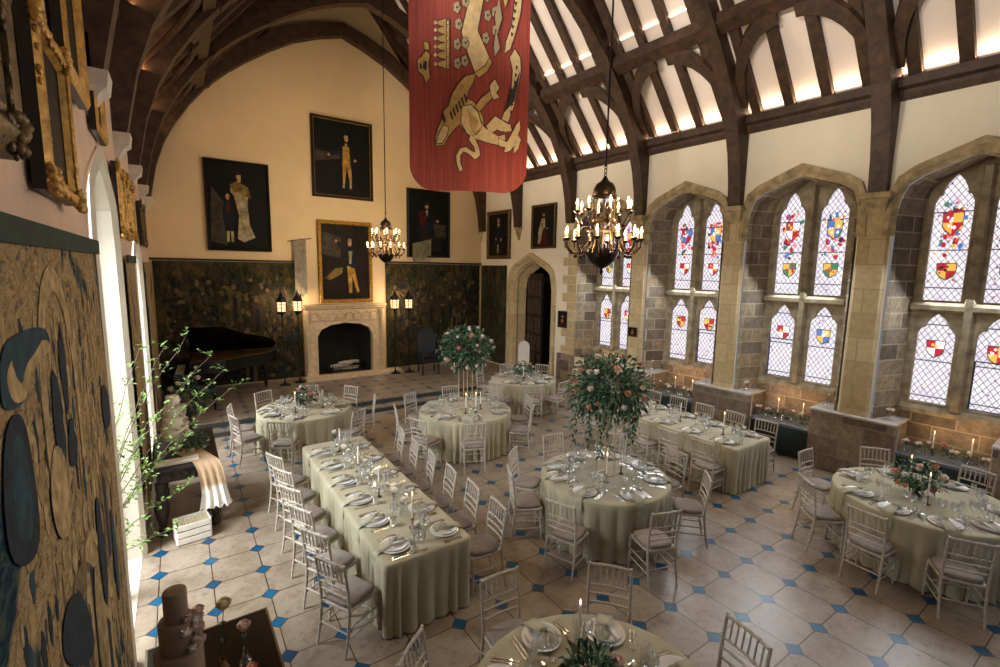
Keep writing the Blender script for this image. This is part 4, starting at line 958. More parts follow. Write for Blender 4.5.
# ------------------------------------------------------------------ table linen
def cloth_mat(name, c, c2):
    return mat(name, c, .85, c2=c2, vs=2.5, var=.1, bmp=.08, bs=120, sheen=.15)
M_SAGE = cloth_mat('sage_linen', '#aca386', '#9a9174')
M_NAP = mat('napkin_linen', '#b2ac94', .9, c2='#8e8a70', vs=14, var=.1, bmp=.15, bs=60)
M_CHAIR = mat('limewashed_wood', '#bdb3a3', .5, c2='#9c9282', vs=26, var=.1)
M_PAD = mat('lilac_grey_seat_pad', '#968a80', .9, c2='#80756c', vs=9, var=.1, bmp=.1, bs=90)
M_CHINA = mat('white_china', '#e9e6e0', .2)
M_STEEL = mat('silver_cutlery', '#c8c4bc', .22, 1.0)
def glass_():
    m, nt, b = nodes('clear_glass')
    out = nt.nodes['Material Output']
    tr = N(nt, 'ShaderNodeBsdfTransparent'); tr.inputs[0].default_value = (.97, .98, .98, 1)
    gl = N(nt, 'ShaderNodeBsdfGlossy', i_Roughness=.05); gl.inputs[0].default_value = (1, 1, 1, 1)
    lw_ = N(nt, 'ShaderNodeLayerWeight', i_Blend=.35)
    mx = N(nt, 'ShaderNodeMixShader'); L(nt, math_(nt, 'ADD', math_(nt, 'MULTIPLY', lw_.outputs['Facing'], .7), .17), mx.inputs[0]); L(nt, tr.outputs[0], mx.inputs[1]); L(nt, gl.outputs[0], mx.inputs[2])
    L(nt, mx.outputs[0], out.inputs['Surface']); return m
M_CLEAR = glass_()
M_WAX = mat('ivory_candle', '#efe4d2', .5)
M_FIREF = emit('candle_flame', '#ffb066', 9)
M_STEM = mat('leaf_green', '#2c4a30', .6, c2='#16301f', vs=6, var=.1)
M_LEAF2 = mat('grey_green_leaf', '#7a9a76', .65, c2='#4a6c52', vs=6, var=.1)
M_LEAF3 = mat('spring_leaf', '#7f9a4a', .6, c2='#5d7a38', vs=6, var=.1)
FL = {'peach': mat('peach_petal', '#d99a72', .7), 'blush': mat('blush_petal', '#e0c8ba', .7), 'white': mat('white_petal', '#ece4d8', .7), 'pink': mat('pink_petal', '#cf7a78', .7), 'yellow': mat('yellow_petal', '#d8cc9c', .7), 'plum': mat('plum_petal', '#7a4450', .7)}
TZ = .775
def skirt(name, label, cat, path, loc, z1, folds, seed, group=None, amp=.04):
    """cloth over a table: path(t, inset) is the closed outline, metres; falls in folds to the floor"""
    r = random.Random(seed); n = folds * 8
    ph = []
    a = 0
    for k in range(folds): ph.append(r.uniform(.55, 1.45))
    tot = sum(ph); acc = [0]
    for p in ph: acc.append(acc[-1] + p / tot)
    T = []
    for k in range(folds):
        for i in range(8): T.append((acc[k] + (acc[k + 1] - acc[k]) * i / 8, i / 8, r.uniform(.55, 1.25) if i == 0 else None))
    am = 1
    rings = []
    prof = [(z1, -.03, 0), (z1 - .004, -.008, 0), (z1 - .018, .004, .02), (z1 - .08, .006, .2), (z1 - .2, .006, .5), (z1 - .38, .004, .8), (z1 - .56, .006, .95), (.06, .01, 1.0), (.015, .02, 1.1)]
    for z, off, f in prof:
        ring = []
        for t_, i, a_ in T:
            if a_ is not None: am = a_
            w = abs(sin(pi * i)) * am * amp * f - amp * .62 * f
            x, y, nx, ny = path(t_)
            ring.append((x + nx * (off + w), y + ny * (off + w), z))
        rings.append(ring)
    mb = MB().loft(rings, 0, False); n = len(T); mb.f.append(list(range(n))); mb.m.append(0)
    o = mb.build(name, M_SAGE, None, loc, 0, smooth=50)
    return tag(o, label, cat, group)
def circ(R): return lambda t: (R * cos(2 * pi * t), R * sin(2 * pi * t), cos(2 * pi * t), sin(2 * pi * t))
def rectp(a, b, rc=.06):
    P = []
    for cx, cy, a0 in ((a - rc, b - rc, 0), (-a + rc, b - rc, pi / 2), (-a + rc, -b + rc, pi), (a - rc, -b + rc, 3 * pi / 2)):
        for i in range(5): q = a0 + pi / 2 * i / 4; P.append((cx + rc * cos(q), cy + rc * sin(q), cos(q), sin(q)))
    P.append(P[0]); Ls = [0]
    for p, q in zip(P, P[1:]): Ls.append(Ls[-1] + hypot(q[0] - p[0], q[1] - p[1]))
    def f(t):
        d = t * Ls[-1]
        for i in range(len(P) - 1):
            if d <= Ls[i + 1] + 1e-9:
                k = (d - Ls[i]) / max(Ls[i + 1] - Ls[i], 1e-9); return tuple(P[i][j] + (P[i + 1][j] - P[i][j]) * k for j in range(4))
        return P[0]
    return f

# ------------------------------------------------------------------ chair
def make_chair():
    t = thing('banquet_chair', '', 'chair')
    def nod(P, r, seg=8):
        mb = MB(); mb.tube(P, r, seg)
        P = [Vector(p) for p in P]
        for a, b in zip(P, P[1:]):
            m = (a + b) / 2; d = (b - a).normalized() * .006
            mb.tube([m - d, m + d], [r_ * 1.35 for r_ in ([r[0]] * 2 if isinstance(r, list) else [r] * 2)], seg)
        return mb
    o = MB(); rings = []
    for z, k in ((.415, .97), (.42, 1), (.438, 1), (.443, .97)):
        rings.append([(x * k, y * k, z) for x, y in ((-.175, -.19), (.175, -.19), (.19, -.17), (.2, .15), (.18, .19), (-.18, .19), (-.2, .15), (-.19, -.17))])
    o.loft(rings); o.build('seat', M_CHAIR, t, smooth=0)
    o = MB(); rings = []
    for z, k in ((.443, .9), (.452, .98), (.47, 1.0), (.486, .96), (.495, .8), (.498, .4)):
        ring = []
        for i in range(20):
            a = 2 * pi * i / 20; c_, s_ = cos(a), sin(a); e = .45
            ring.append((.187 * k * (abs(c_) ** e) * (1 if c_ >= 0 else -1) * (1 + .04 * s_), .182 * k * (abs(s_) ** e) * (1 if s_ >= 0 else -1) + .0, z))
        rings.append(ring)
    o.loft(rings); o.build('seat_pad', M_PAD, t, smooth=70)
    for sx in (-1, 1):
        nod([(sx * .185, .17, .42), (sx * .187, .175, .22), (sx * .188, .18, 0)], [.0155, .014, .011]).build('leg', M_CHAIR, t)
        nod([(sx * .185, -.245, 0), (sx * .185, -.205, .2), (sx * .185, -.18, .42), (sx * .187, -.19, .62), (sx * .188, -.215, .8), (sx * .188, -.235, .925)], [.011, .014, .0155, .0145, .014, .012]).build('leg', M_CHAIR, t)
    def by(z): return -.18 - (z - .42) * .03 - max(0, z - .6) * .12
    for z, r in ((.905, .014), (.725, .0105), (.645, .0105), (.565, .0105)):
        nod([(-.188, by(z), z), (0, by(z) - .012, z + .004), (.188, by(z), z)], r).build('back_rail', M_CHAIR, t)
    for k in range(6):
        x = -.135 + .27 * k / 5
        MB().tube([(x, by(.725) - .008, .725), (x, by(.815) - .008, .815), (x, by(.905) - .008, .905)], [.007, .0095, .007], 6).build('spindle', M_CHAIR, t)
    for a, b in (((-.187, .177, .2), (.187, .177, .2)), ((-.185, -.205, .22), (.185, -.205, .22)), ((-.187, .178, .17), (-.185, -.21, .17)), ((.187, .178, .17), (.185, -.21, .17)), ((-.187, .175, .27), (-.185, -.2, .27)), ((.187, .175, .27), (.185, -.2, .27))):
        MB().tube([a, b], .0085, 6).build('stretcher', M_CHAIR, t)
    return t
CHAIR = Kind(make_chair)

# ------------------------------------------------------------------ tableware
def one(name, mb, m, smooth=50): return mb.build(name, m, None, (0, 0, 0), 0, smooth)
def K1(name, fn, m, smooth=50): return Kind(lambda: one(name, fn(), m, smooth))
def pl_(R, h):
    return MB().lathe([(R * .55, 0), (R * .6, 0), (R * .68, h * .35), (R, h), (R * 1.0, h + .003), (R * .7, h * .5), (R * .6, .004), (.01, .004)], 28)
DPLATE = K1('dinner_plate', lambda: pl_(.155, .02), M_CHINA); SPLATE = K1('side_plate', lambda: pl_(.122, .018), M_CHINA)
def napkin():
    mb = MB(); rings = []
    # a draped length from the plate over the table edge
    for y, z, w in ((.30, .042, .03), (.27, .05, .055), (.22, .058, .06), (.185, .07, .035), (.15, .056, .06), (.1, .046, .07), (.05, .03, .075), (.012, .018, .078), (-.012, .004, .08), (-.018, -.05, .085), (-.02, -.12, .09), (-.022, -.16, .09)):
        w *= .78
        rings.append([(-w, y, z), (-w * .5, y, z + .012), (0, y, z + .002), (w * .5, y, z + .014), (w, y, z), (w * .5, y - .004, z - .004 + .006), (0, y - .004, z - .006), (-w * .5, y - .004, z + .002)])
    mb.loft(rings)
    mb.ell((0, .187, .07), (.035, .022, .022), 8, 6)
    mb.loft([[(-.02, .19, .068), (.0, .19, .078), (.0, .19, .066)], [(-.07, .25, .058), (-.05, .27, .066), (-.05, .26, .05)], [(-.1, .28, .05), (-.08, .31, .052), (-.085, .3, .046)]])
    return mb
NAP = K1('napkin', napkin, M_NAP, 60)
def fork():
    mb = MB(); mb.loft([[(-w, y, z), (w, y, z), (w, y, z + .0025), (-w, y, z + .0025)] for y, w, z in ((0, .009, 0), (.02, .0095, .001), (.07, .005, .003), (.125, .0035, .006), (.14, .008, .005), (.155, .0115, .002))])
    for k in range(4): mb.box(-.0115 + k * .0068, -.0115 + k * .0068 + .0026, .154, .205, .002, .0045)
    return mb
def knife():
    return MB().loft([[(-w, y, 0), (v, y, 0), (v, y, .004), (-w, y, .003)] for y, w, v in ((0, .007, .007), (.03, .0085, .0085), (.1, .006, .006), (.11, .006, .009), (.2, .004, .0095), (.225, .001, .004), (.232, 0.0005, .001))])
FORK = K1('fork', fork, M_STEEL, 0); KNIFE = K1('knife', knife, M_STEEL, 0)
def wine(): return MB().lathe([(.036, 0), (.036, .003), (.006, .008), (.004, .02), (.004, .09), (.012, .1), (.034, .125), (.041, .155), (.036, .205), (.0345, .205), (.039, .155), (.032, .127), (.01, .104)], 14, caps=False)
def flute(): return MB().lathe([(.032, 0), (.032, .003), (.006, .008), (.004, .02), (.004, .09), (.014, .11), (.024, .15), (.025, .225), (.0235, .225), (.022, .15), (.01, .112)], 12, caps=False)
def tumb(): return MB().lathe([(.03, 0), (.034, .004), (.039, .095), (.037, .095), (.032, .008), (.0, .007)], 14, caps=False)
WINE = K1('wine_glass', wine, M_CLEAR); FLUTE = K1('champagne_flute', flute, M_CLEAR); TUMB = K1('water_tumbler', tumb, M_CLEAR)
M_CARD = mat('blue_ribbon', '#2a4aa8', .6)
def ribbon(): return MB().loft([[(x, y, z), (x + .012, y + .01, z), (x + .012, y + .01, z + .002), (x, y, z + .002)] for x, y, z in ((-.03, 0, 0), (-.01, .004, .006), (.012, 0, .001), (.03, .01, .003))])
RIB = K1('ribbon', ribbon, M_CARD, 0)

def petals(mb, c, r, mi=0, seed=0):
    rr = random.Random(seed)
    mb.ell(c, (r * .62, r * .62, r * .6), 7, 5, mi)
    for ring, (n, R, tl) in enumerate(((5, .55, .5), (6, .8, .15))):
        for k in range(n):
            a = 2 * pi * k / n + ring * .5 + rr.uniform(-.15, .15); ca, sa = cos(a), sin(a)
            p = lambda q, w, z: (c[0] + r * (ca * q - sa * w), c[1] + r * (sa * q + ca * w), c[2] + r * z)
            mb.add([p(.15, 0, -.35), p(R * .8, .42, tl - .3), p(R * 1.1, .3, tl + .25), p(R * 1.15, -.3, tl + .25), p(R * .8, -.42, tl - .3)], [(0, 1, 2, 3, 4)], mi)
def leaf(mb, p, d, l, w, mi=0, droop=.3):
    d = Vector(d).normalized(); p = Vector(p); s = d.cross(Vector((0, 0, 1)))
    if s.length < .05: s = Vector((1, 0, 0))
    s.normalize(); u = s.cross(d)
    m = p + d * l * .5 + u * l * .06; e = p + d * l - Vector((0, 0, l * droop))
    mb.add([p, m - s * w / 2, e, m + s * w / 2], [(0, 1, 2), (0, 2, 3)], mi)
def bunch(t, R, n, seed, kinds, leafr, c=(0, 0, 0), fsize=(.03, .05), flat=1.0, trail=0):
    """foliage mesh plus single flower heads as parts"""
    r = random.Random(seed); mb = MB(); c = Vector(c)
    def rd():
        while 1:
            v = Vector((r.uniform(-1, 1), r.uniform(-1, 1), r.uniform(-.75, 1)))
            if .1 < v.length < 1: return v.normalized()
    for k in range(n):
        d = rd(); q = r.uniform(.35, 1.02); p = c + Vector((d.x * R, d.y * R, d.z * R * flat)) * q
        leaf(mb, p, d + Vector((r.uniform(-.7, .7), r.uniform(-.7, .7), r.uniform(-.5, .5))), leafr * r.uniform(.6, 1.3), leafr * r.uniform(.25, .45), r.choice([0, 1]), r.uniform(0, .5))
    for k in range(trail):
        a = r.uniform(0, 2 * pi); rad = R * r.uniform(.55, .95); ln = r.uniform(.25, .75)
        for j in range(int(ln / .03)):
            q = j * .03; p = c + Vector((rad * cos(a) + r.uniform(-.03, .03), rad * sin(a) + r.uniform(-.03, .03), -R * .35 - q))
            leaf(mb, p, (r.uniform(-1, 1), r.uniform(-1, 1), -.4), leafr * .75, leafr * .33, r.choice([0, 1]), .3)
    mb.build('foliage', [M_STEM, M_LEAF2], t, smooth=0, fix=False)
    for k, kd in enumerate(kinds):
        for _ in range(20):
            d = rd()
            if d.y * -CAMF[1] + d.x * -CAMF[0] > -.5: break
        p = c + Vector((d.x * R, d.y * R, d.z * R * flat)) * r.uniform(.9, 1.05)
        o = MB(); petals(o, p, r.uniform(*fsize), 0, k); o.build('flower', FL[kd], t, smooth=60, fix=False)
def make_budvase(seed, kinds, h):
    def f():
        t = thing('bud_vase', '', 'vase'); r = random.Random(seed)
        MB().lathe([(.028, 0), (.038, .01), (.042, .04), (.028, .08), (.015, .1), (.018, .125), (.016, .125), (.013, .1), (.0, .1)], 12, caps=False).build('vase', M_CLEAR, t)
        st = MB(); hd = []
        for k, kd in enumerate(kinds):
            a = r.uniform(0, 2 * pi); q = r.uniform(.01, .04); e = (q * cos(a), q * sin(a), h * r.uniform(.85, 1.15)); st.tube([(0, 0, .03), (e[0] * .4, e[1] * .4, h * .55), e], .0025, 4)
            for j in range(3): leaf(st, (e[0] * .5, e[1] * .5, h * (.55 + .12 * j)), (r.uniform(-1, 1), r.uniform(-1, 1), .3), .05, .02)
            hd.append((e, kd))
        st.build('stems', M_STEM, t, smooth=0, fix=False)
        for k, (e, kd) in enumerate(hd): o = MB(); petals(o, e, r.uniform(.03, .045), 0, k); o.build('flower', FL[kd], t, smooth=60, fix=False)
        return t
    return Kind(f)
VASES = [make_budvase(1, ['white'], .22), make_budvase(2, ['white', 'white', 'blush'], .2), make_budvase(3, ['yellow', 'white'], .21), make_budvase(4, ['pink', 'blush'], .26)]
def make_candle(lit):
    def f():
        t = thing('candlestick', '', 'candlestick')
        MB().lathe([(.038, 0), (.04, .006), (.012, .012), (.008, .03), (.012, .05), (.007, .06), (.007, .085), (.018, .095), (.013, .11), (.013, .112)], 12).build('holder', M_BRASS, t)
        c = MB().lathe([(.011, .105), (.0105, .2), (.0085, .36), (.003, .366)], 8).build('candle', M_WAX, t)
        if lit: MB().lathe([(.002, .37), (.007, .385), (.005, .4), (.001, .418)], 6).build('flame', M_FIREF, c)
        else: MB().tube([(0, 0, .36), (0, 0, .375)], .0012, 4).build('wick', M_FRDARK, c)
        return t
    return Kind(f)
LITC, COLD = make_candle(True), make_candle(False)
HOURS = ['twelve', 'one', 'two', 'three', 'four', 'five', 'six', 'seven', 'eight', 'nine', 'ten', 'eleven']
def clock(dx, dy):
    x = dx * CAMF[1] - dy * CAMF[0]; y = dx * CAMF[0] + dy * CAMF[1]
    h = (degrees(atan2(x, y)) / 30) % 12; q = round(h * 2) / 2 % 12
    return ('half past ' if q % 1 else '') + HOURS[int(q)] + ("" if q % 1 else " o'clock")
ORD = ['first', 'second', 'third', 'fourth', 'fifth', 'sixth', 'seventh', 'eighth']
def setting(x, y, rz, place, grp, rib=False, glasses=3, cut=2):
    """one place laid at the table edge (x, y); rz turns local +y towards the table middle"""
    R_ = Matrix.Rotation(rz, 3, 'Z')
    def at(lx, ly, z=0): v = R_ @ Vector((lx, ly, 0)); return (x + v.x, y + v.y, TZ + .001 + z)
    j = lambda a: rnd.uniform(-a, a)
    DPLATE(at(0, .2), 0, 'white dinner plate at ' + place, 'plate', 'dinner plates on ' + grp)
    SPLATE(at(j(.01), .2 + j(.01), .0105), 0, 'white side plate at ' + place, 'plate', 'side plates on ' + grp)
    NAP(at(j(.015), .012 + j(.005), 0), rz + j(.12), 'knotted sage napkin at ' + place, 'napkin', 'napkins on ' + grp)
    for k in range(cut):
        FORK(at(-.185 - .03 * k, .09 + j(.01)), rz + j(.05), 'silver fork at ' + place, 'fork', 'forks at ' + place)
        KNIFE(at(.18 + .03 * k, .09 + j(.01)), rz + j(.05), 'silver knife at ' + place, 'knife', 'knives at ' + place)
    for k, (G, nm, lx, ly) in enumerate(((WINE, 'wine glass', .12, .37), (WINE, 'wine glass', .03, .41), (TUMB, 'water tumbler', .19, .33), (FLUTE, 'champagne flute', .2, .42))[:glasses + 1]):
        if k == 1 and glasses < 3: continue
        G(at(lx + j(.01), ly + j(.015)), j(1), 'clear ' + nm + ' at ' + place, nm, nm + 's at ' + place)
    if rib: RIB(at(-.11, .17 + j(.01), .035), rz + j(.4), 'blue ribbon at ' + place, 'ribbon', 'blue ribbons on ' + grp)

# ------------------------------------------------------------------ round tables
TABLES = [ # name phrase, centre, radius, chair angles, extra settings
 ('the piano-side round table', (1.98, 9.84), .88, [117, 75, 33, 166, -162, -120, -58, -15], []),
 ('the slim-stand round table', (4.70, 8.13), .92, [121, 162, -157, -113, -48, -15, 35, 74], []),
 ('the doorway round table', (7.37, 9.74), .84, [120, 75, 28, -32, -78, -115, -157], []),
 ('the biggest-flowers round table', (4.79, 4.39), .88, [82, 37, 125, 156, -158, -106, -48, -10], []),
 ('the alcove-side round table', (7.79, 1.72), .95, [88, 139, 174, -150, 38, -10], [-115, -65]),
 ('the bottom-edge round table', (2.10, 1.88), .86, [85, 40, -11, 132], [175, -60]),
]
for ti, (nm, (cx, cy), R, angs, extra) in enumerate(TABLES):
    skirt('tablecloth', 'floor-length sage cloth covering ' + nm, 'tablecloth', circ(R), (cx, cy, 0), TZ, 34, 10 + ti, 'round sage tablecloths', .075)
    for i, a in enumerate(angs):
        q = radians(a); c_ = clock(cos(q), sin(q))
        rr = R + .225 + rnd.uniform(0, .03)
        CHAIR((cx + rr * cos(q), cy + rr * sin(q), 0), q + pi / 2 + rnd.uniform(-.06, .06), "limewashed spindle-back chair at %s of %s" % (c_, nm), 'chair', 'chairs round ' + nm)
    for a in angs + extra:
        q = radians(a); c_ = clock(cos(q), sin(q))
        setting(cx + R * cos(q), cy + R * sin(q), q + pi / 2, "%s of %s" % (c_, nm), nm, glasses=3)

# ------------------------------------------------------------------ long tables
def long_table(nm, x0, x1, y0, y1, ysL, ysR, sideL, sideR, seed, rib, tw=0):
    cx, cy = (x0 + x1) / 2, (y0 + y1) / 2
    skirt('tablecloth', 'long pale sage cloth to the floor over ' + nm, 'tablecloth', rectp((x1 - x0) / 2, (y1 - y0) / 2), (cx, cy, 0), TZ, 64, seed, None, .05)
    for ys, x, rz, sd, sg in ((ysL, x0, -pi / 2, sideL, -1), (ysR, x1, pi / 2, sideR, 1)):
        for i, y in enumerate(sorted(ys)):
            CHAIR((x + sg * (.22 + .09 * tw + rnd.uniform(0, .03)), y, 0), rz + tw * (1 if sg < 0 else -.35) + rnd.uniform(-.08, .08), 'limewashed chair, %s from near end, %s of %s' % (ORD[i], sd, nm), 'chair', 'chairs along ' + nm)
            setting(x, y, rz, '%s from near end, %s of %s' % (ORD[i], sd, nm), nm, rib, 3)
T1 = 'the mid-floor long table'; T6 = 'the window-side long table'
long_table(T1, 1.47, 2.43, 4.03, 7.68, [4.3, 4.88, 5.46, 6.05, 6.64, 7.22], [4.3, 4.88, 5.46, 6.05, 6.64, 7.22], 'the tapestry side', 'the window side', 31, True, .42)
long_table(T6, 7.27, 8.38, 3.9, 7.2, [4.22, 4.85, 5.46, 6.08, 6.7], [4.2, 4.83, 5.45, 6.08, 6.72], 'the room side', 'the wall side', 33, False)
def runner(nm, x, ys, seed, litset):
    r = random.Random(seed); n = 0; m = 0
    for i, y in enumerate(ys):
        if i % 3 == 1:
            K_ = LITC if m in litset else COLD; K_((x + r.uniform(-.05, .05), y, TZ + .001), 0, 'tall ivory candle in brass holder, %s from near end of %s' % (ORD[m], nm), 'candlestick', 'candlesticks on ' + nm); m += 1
        else:
            v = r.randrange(3)
            VASES[v]((x + r.uniform(-.07, .07), y, TZ + .001), r.uniform(0, 6), 'bud vase of %s, %s from near end, %s' % (['one white flower', 'white and blush flowers', 'white and yellow flowers'][v], ORD[n % 8] if n < 8 else ['ninth', 'tenth', 'eleventh', 'twelfth'][n - 8], nm), 'vase', 'bud vases on ' + nm); n += 1
runner(T1, 1.95, [4.25 + .29 * i for i in range(12)], 5, (0,))
runner(T6, 7.82, [4.15 + .29 * i for i in range(11)], 6, (0, 2))

# ------------------------------------------------------------------ centrepieces
def low_centre(label, x, y, seed, R, kinds, group=None):
    t = thing('flower_centrepiece', label, 'flowers', (x, y, TZ + .001), 0, group)
    MB().lathe([(.05, 0), (.06, .01), (.02, .04), (.02, .06), (.09, .1), (.11, .14), (.1, .14), (.0, .11)], 14, caps=False).build('bowl', M_BRASS, t)
    bunch(t, R, 420, seed, kinds, .075, (0, 0, .1 + R * .62), (.035, .055), .7)
    return t
low_centre('low flower bowl of peach and white blooms on the round table below the piano', 1.98, 9.84, 1, .25, ['peach', 'blush', 'peach', 'white', 'blush', 'peach', 'pink', 'white', 'blush', 'yellow', 'peach', 'white', 'blush', 'pink'])
low_centre('low flower bowl of white blooms on the round table before the doorway', 7.37, 9.74, 2, .26, ['white', 'white', 'blush', 'peach', 'white', 'white', 'blush', 'peach', 'white', 'yellow', 'white', 'white'])
low_centre('low flower bowl of orange and white blooms beside two tall lit candles', 7.79, 1.78, 3, .27, ['peach', 'blush', 'peach', 'white', 'peach', 'white', 'blush', 'peach', 'pink', 'white', 'blush', 'peach', 'white', 'peach'])
low_centre('low flower bowl of plum and pink blooms on the half-seen bottom table', 2.06, 1.92, 4, .2, ['plum', 'blush', 'plum', 'pink', 'blush', 'yellow', 'plum', 'white', 'blush'])
def tall_centre(label, x, y, seed, hc, R, kinds, trail, gauge):
    t = thing('tall_flower_stand', label, 'flowers', (x, y, TZ + .001))
    M_GS = mat('pale_gold_stand', '#c9b48a', .35, .6)
    for k in range(4):
        a = pi / 4 + pi / 2 * k; MB().tube([(gauge * cos(a), gauge * sin(a), 0), (gauge * cos(a), gauge * sin(a), hc - R * .35)], .009, 6).build('stand_leg', M_GS, t)
    for z in (.006, hc - R * .4): MB().tube([(gauge * cos(pi / 4 + pi / 2 * k), gauge * sin(pi / 4 + pi / 2 * k), z) for k in range(5)], .008, 6).build('stand_frame', M_GS, t)
    bunch(t, R, 2100 if trail else 1700, seed, kinds, .095, (0, 0, hc), (.035, .055), .82, trail)
KS = ['peach', 'blush', 'white', 'pink', 'white', 'peach', 'blush', 'white', 'white', 'pink', 'blush', 'white']
tall_centre('biggest flower display, trailing greenery on a tall gold stand above white-set round table', 4.79, 4.39, 5, 1.26, .54, KS * 3, 24, .12)
tall_centre('tall round flower display on slim gold legs in front of the corner tapestry', 4.70, 8.13, 6, 1.24, .54, KS * 3, 0, .14)
for nm, pts, lit in (('the biggest-flowers round table', ((4.62, 4.2), (5.0, 4.28)), (1, 0)), ('the slim-stand round table', ((4.55, 7.85), (4.75, 7.8), (4.95, 7.95)), (1, 1, 0)), ('the piano-side round table', ((1.75, 9.6), (2.28, 9.66)), (1, 0)), ('the alcove-side round table', ((7.58, 1.62), (8.12, 1.95)), (1, 1)), ('the bottom-edge round table', ((2.32, 2.3),), (1,)), ('the doorway round table', ((7.2, 9.5),), (0,))):
    for i, (p, l) in enumerate(zip(pts, lit)):
        (LITC if l else COLD)((*p, TZ + .001), 0, '%s candle in a brass holder, %s one on %s' % ('lit' if l else 'unlit', ORD[i], nm), 'candlestick', 'candlesticks on ' + nm)
        if l: LAMPC = True

# ------------------------------------------------------------------ window alcoves
AL = ['the alcove behind the big flower display', 'the second window alcove beside the long table', 'the alcove behind the end of the long table', 'the alcove beside the tall-candle round table']
for i, c in enumerate(BAY):
    r = random.Random(70 + i)
    for k in range(7):
        s = c - .46 + k * .152; p = Wp(s + r.uniform(-.03, .03), .1 + r.uniform(0, .18), .666)
        if k in (2, 5):
            (LITC)(Wp(s, .3, .666), 0, 'lit shelf candle, %s in %s' % (('farther one', 'nearer one')[k == 5], AL[i]), 'candlestick', 'shelf candles')
        v = r.randrange(4)
        VASES[v](p, r.uniform(0, 6), 'bud vase, %s from far end, in %s' % (ORD[k], AL[i]), 'vase', 'bud vases on the slate shelves')
    t = thing('shelf_greenery', 'loose trailing greenery along the shelf in ' + AL[i], 'greenery', Wp(c, .4, .666)); o = MB()
    for k in range(150):
        x = r.uniform(-.12, .1); y = r.uniform(-.46, .46); z = abs(r.gauss(.03, .06)); leaf(o, (x, y, z), (r.uniform(-1, 1), r.uniform(-1, 1), r.uniform(.1, 1)), r.uniform(.04, .09), .025, r.choice([0, 1]), .3)
    o.build('foliage', [M_STEM, M_LEAF2], t, smooth=0, fix=False)
for k, (s, d, lab) in enumerate(((PIER[1] + .47, .15, 'the ledge beyond the second pier'), (PIER[1] - .47, .15, 'the ledge before the second pier'), (PIER[2] - .47, .12, 'the ledge on the far side of the middle pier'), (PIER[2] + .47, .12, 'the ledge on the near side of the middle pier'), (PIER[3] - .47, .12, 'the bright ledge before the broad pier'), (PIER[3] + .47, .16, 'the ledge beside the broad pier near the round table'))):
    VASES[1 if k % 2 else 0](Wp(s, d, 1.142), k, 'small vase of pale flowers on ' + lab, 'vase', 'vases on the plinth ledges')
# ------------------------------------------------------------------ carved cake table, cloth, cakes, crate, branches
t = thing('carved_side_table', 'dark carved oak table carrying the white tiered cake beside the tapestry wall', 'table', (-.05, 8.05, 0))
MB().cbox((0, 0, .93), (.76, 1.6, .05), .012).build('tabletop', M_OAKD, t, smooth=0)
for y in (-.7, .7): MB().cbox((0, y, .82), (.62, .05, .17), .008).build('frieze', M_OAKD, t, smooth=0)
for x in (-.31, .31): MB().cbox((x, 0, .82), (.05, 1.4, .17), .008).build('frieze', M_OAKD, t, smooth=0)
cv = MB()
for k in range(7): cv.ell((-.27 + k * .09, -.73, .82), (.035, .016, .05), 8, 6)
for k in range(14): cv.ell((.34, -.65 + k * .1, .82), (.016, .038, .05), 8, 6)
cv.build('carving', M_OAKD, t, smooth=60)
for x in (-.3, .3):
    for y in (-.69, .69): MB().lathe([(.055, 0), (.055, .1), (.04, .12), (.055, .2), (.085, .34), (.09, .44), (.06, .52), (.05, .6), (.06, .66), (.06, .74)], 12, (x, y, 0)).build('leg', M_OAKD, t)
for x in (-.3, .3): MB().cbox((x, 0, .07), (.06, 1.3, .07), .01).build('stretcher', M_OAKD, t, smooth=0)
b = MB().cbox((0, 0, .02), (.5, .16, .04), .006).build('cake_board', mat('pale_board', '#d8cdb8', .6), None, (-.15, 7.42, .956), .05, 0)
tag(b, 'pale flat board lying along the front edge of the carved oak table', 'board')
def cake(label, loc, tiers, m, spray, side, low=.05):
    t = thing('tiered_cake', label, 'cake', loc); z = 0
    for k, (r_, h) in enumerate(tiers):
        MB().lathe([(r_ - .004, z), (r_, z + .006), (r_, z + h - .012), (r_ - .004, z + h - .003), (r_ - .014, z + h), (.01, z + h)], 32).build('tier', m, t, smooth=35); z += h
    rr = random.Random(5)
    for k in range(spray):
        zz = rr.uniform(low, z * .8); R_ = 0; q = 0
        for r_, h in tiers:
            if q <= zz <= q + h: R_ = r_; break
            q += h
        a = radians(side) + rr.gauss(0, .35); o = MB(); petals(o, ((R_ + .015) * cos(a), (R_ + .015) * sin(a), zz), rr.uniform(.025, .045), 0, k); o.build('sugar_flower', FL[rr.choice(['blush', 'white', 'blush'])], t, smooth=60, fix=False)
    return t
t = thing('cake_stand', 'pale pedestal stand under the white tiered cake', 'cake stand', (-.16, 8.05, .956))
MB().lathe([(.09, 0), (.09, .015), (.03, .04), (.025, .12), (.06, .15), (.17, .16), (.17, .175), (.01, .175)], 24).build('pedestal', M_CHINA, t)
cake('white four-tier cake with blush flowers beside the tapestry wall', (-.16, 8.05, 1.132), ((.17, .15), (.14, .14), (.115, .16), (.085, .15)), mat('ivory_icing', '#e8e0cc', .6), 26, -40)
t = thing('champagne_bottle', 'brown-necked bottle standing behind the white tiered cake', 'bottle', (.02, 8.5, .956))
MB().lathe([(.045, 0), (.048, .02), (.048, .3), (.03, .42), (.018, .5)], 14).build('body', mat('dark_bottle', '#2a2c18', .15), t)
MB().lathe([(.02, .48), (.021, .62), (.017, .66), (.005, .665)], 12).build('foil', mat('copper_foil', '#8a5a34', .4, .4), t)
